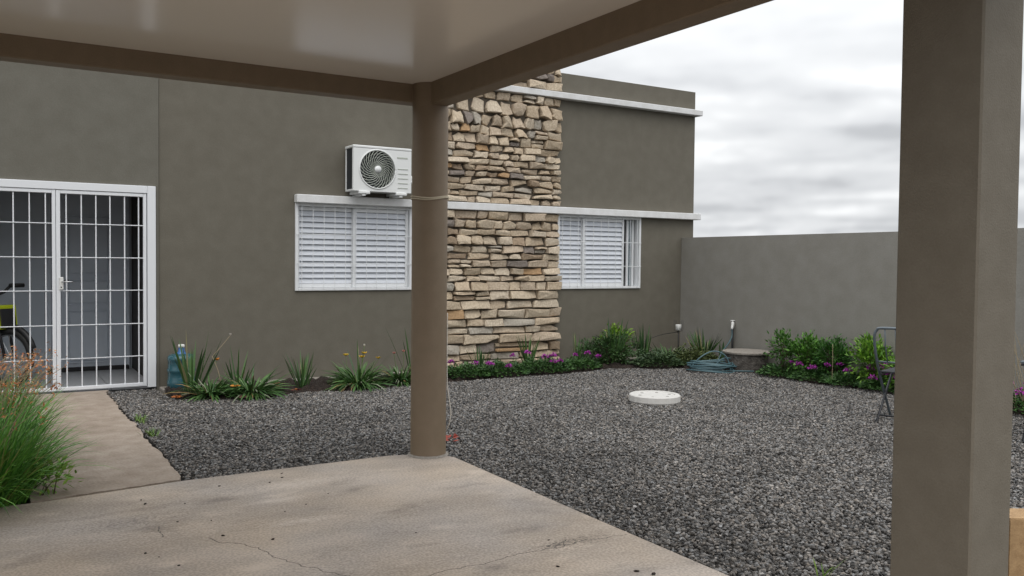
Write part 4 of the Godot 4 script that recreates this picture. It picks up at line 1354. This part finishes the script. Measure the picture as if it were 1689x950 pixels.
func chair() -> void:
	# folding chair: U shaped back frame running down into the front legs, crossed by the rear legs
	var t := thing("folding_chair", "grey blue metal folding chair partly hidden by the square pillar", "chair", Vector3(6.38, -0.025, -4.647), 0.3)
	# local x is the facing direction, local z the width
	var wz := 0.42
	var st := begin(true)
	var f := [Vector3(0.42, 0.0, 0.0), Vector3(0.16, 0.34, 0.0), Vector3(0.02, 0.56, 0.0), Vector3(-0.03, 0.72, 0.0), Vector3(-0.035, 0.78, 0.02), Vector3(-0.04, 0.8, 0.07), Vector3(-0.04, 0.8, wz - 0.07), Vector3(-0.035, 0.78, wz - 0.02), Vector3(-0.03, 0.72, wz), Vector3(0.02, 0.56, wz), Vector3(0.16, 0.34, wz), Vector3(0.42, 0.0, wz)]
	tube(st, spline(f, 5), 0.0115, 8)
	part("back_frame", st, M.steel, t)
	for z in [0.085, 0.17, 0.25, 0.335]:
		st = begin(true)
		tube(st, [Vector3(-0.038, 0.795, z), Vector3(-0.01, 0.64, z), Vector3(0.05, 0.51, z)], 0.006, 6)
		part("back_bar", st, M.steel, t)
	st = begin(true)
	tube(st, [Vector3(0.05, 0.51, 0.0), Vector3(0.05, 0.51, wz)], 0.009, 6)
	part("back_rail", st, M.steel, t)
	for z in [0.02, wz - 0.02]:
		st = begin(true)
		tube(st, [Vector3(0.0, 0.0, z), Vector3(0.4, 0.42, z)], 0.011, 8)
		part("rear_leg", st, M.steel_dark, t)
	st = begin(true)
	tube(st, [Vector3(0.06, 0.06, 0.02), Vector3(0.06, 0.06, wz - 0.02)], 0.008, 6)
	part("stretcher", st, M.steel_dark, t)
	for i in 9:
		bx("seat_slat", Vector3(0.07 + i * 0.042, 0.418, 0.015), Vector3(0.1 + i * 0.042, 0.432, wz - 0.015), M.steel_dark, t, 0.004)
	for z in [0.03, wz - 0.03]:
		bx("seat_rail", Vector3(0.06, 0.4, z - 0.008), Vector3(0.45, 0.417, z + 0.008), M.steel_dark, t, 0.003)

func table() -> void:
	var t := thing("folding_table", "dark metal folding table with crossed legs right of square pillar", "table", Vector3(7.02, -0.025, -3.4), 0.3)
	for i in 12:
		bx("top_slat", Vector3(-0.3 + i * 0.05, 0.6, -0.3), Vector3(-0.258 + i * 0.05, 0.612, 0.3), M.steel, t, 0.003)
	var st := begin()
	for s in [-1, 1]:
		box(st, Vector3(-0.31, 0.578, s * 0.28 - 0.012), Vector3(0.31, 0.599, s * 0.28 + 0.012), 0.003)
	part("top_frame", st, M.steel_dark, t)
	for s in [-1, 1]:
		st = begin(true)
		tube(st, [Vector3(-0.28, 0.0, s * 0.27), Vector3(0.28, 0.58, s * 0.27)], 0.011, 8)
		part("leg", st, M.steel_dark, t)
		st = begin(true)
		tube(st, [Vector3(0.28, 0.0, s * 0.245), Vector3(-0.28, 0.58, s * 0.245)], 0.011, 8)
		part("leg", st, M.steel_dark, t)
	for x in [-0.27, 0.27]:
		st = begin(true)
		tube(st, [Vector3(x, 0.012, -0.27), Vector3(x, 0.012, 0.27)], 0.009, 6)
		part("foot_bar", st, M.steel_dark, t)

# ------------------------------------------------------------------ gravel
func build_gravel() -> void:
	var st := begin()
	var v := ico()
	for i in v.size():
		v[i] = v[i] * rng.randf_range(0.7, 1.25)
	for f in ICO_F:
		tri_out(st, v[f[0]], v[f[1]], v[f[2]], Vector3.ZERO)
	st.generate_normals()
	var mesh := st.commit()
	var gm := StandardMaterial3D.new()
	gm.vertex_color_use_as_albedo = true
	gm.roughness = 0.85
	mesh.surface_set_material(0, gm)
	var front := Curve2D.new()
	var buf := PackedFloat32Array()
	var count := 0
	var rows := []
	for p in [[1.0, -9.32], [1.45, -9.32], [1.5, -8.54], [1.72, -8.42], [2.2, -8.2], [2.7, -8.45], [3.25, -8.28], [3.8, -8.4], [4.46, -8.43], [5.6, -8.43], [6.2, -8.45], [6.6, -8.58], [7.4, -8.2], [7.75, -8.05], [8.1, -7.95]]:
		rows.append(Vector2(p[0], p[1]))
	var right := [Vector2(-9.5, 8.3), Vector2(-7.95, 8.3), Vector2(-7.55, 7.95), Vector2(-7.2, 7.86), Vector2(-6.4, 7.84), Vector2(-5.85, 7.98), Vector2(-5.0, 7.95), Vector2(-4.2, 7.85), Vector2(-3.0, 7.8), Vector2(0.0, 7.7)]
	var at_edge := func(e: Array, x: float) -> float:
		for i in e.size() - 1:
			if x <= e[i + 1].x:
				return lerpf(e[i].y, e[i + 1].y, clampf((x - e[i].x) / (e[i + 1].x - e[i].x), 0, 1))
		return e[-1].y
	var patch := FastNoiseLite.new()
	patch.seed = 8
	patch.frequency = 0.9
	for zone in [[1.0, 8.2, -9.35, -5.15], [2.6, 8.1, -5.15, -1.4]]:
		var area: float = (zone[1] - zone[0]) * (zone[3] - zone[2])
		for i in int(area * GRAVEL_PER_M2):
			var x := rng.randf_range(zone[0], zone[1])
			var z := rng.randf_range(zone[2], zone[3])
			if z < at_edge.call(rows, x) or x > at_edge.call(right, z):
				continue
			if x < 2.66 and z > -5.3 + (maxf(0.0, x - 2.4) * 0.75):
				continue
			if x < 1.02 and z < -5.3:
				continue
			if Vector2(x - 5.445, z + 6.35).length() < 0.24 or Vector2(x - 8.07, z + 7.7).length() < 0.27:
				continue
			var s := rng.randf_range(0.0055, 0.0115)
			var b := Basis(Vector3(rng.randf_range(-1, 1), rng.randf_range(-1, 1), rng.randf_range(-1, 1)).normalized(), rng.randf() * TAU)
			b = Basis.from_scale(Vector3(1, 0.85, 1)) * b * Basis.from_scale(Vector3(s * rng.randf_range(0.9, 1.6), s * rng.randf_range(0.5, 0.9), s * rng.randf_range(0.8, 1.25)))
			var y := -0.03 + rng.randf_range(-0.008, 0.012) + 0.008 * patch.get_noise_2d(x * 2.0, z * 2.0)
			var g := 0.045 + 0.23 * pow(rng.randf(), 1.5)
			g *= 1.0 + 0.25 * patch.get_noise_2d(x, z)
			if rng.randf() < 0.03:
				g += 0.16
			var warm := rng.randf_range(-0.01, 0.13)
			buf.append_array(PackedFloat32Array([b.x.x, b.y.x, b.z.x, x, b.x.y, b.y.y, b.z.y, y, b.x.z, b.y.z, b.z.z, z, g * (1.0 + warm), g, g * (1.0 - warm), 1.0]))
			count += 1
	var mm := MultiMesh.new()
	mm.transform_format = MultiMesh.TRANSFORM_3D
	mm.use_colors = true
	mm.mesh = mesh
	mm.instance_count = count
	mm.buffer = buf
	var o := MultiMeshInstance3D.new()
	o.name = "gravel"
	o.multimesh = mm
	o.set_meta("kind", "stuff")
	o.set_meta("label", "loose grey crushed stone gravel covering the yard")
	o.set_meta("category", "gravel")
	add_child(o)

const GRAVEL_PER_M2 := 6500.0
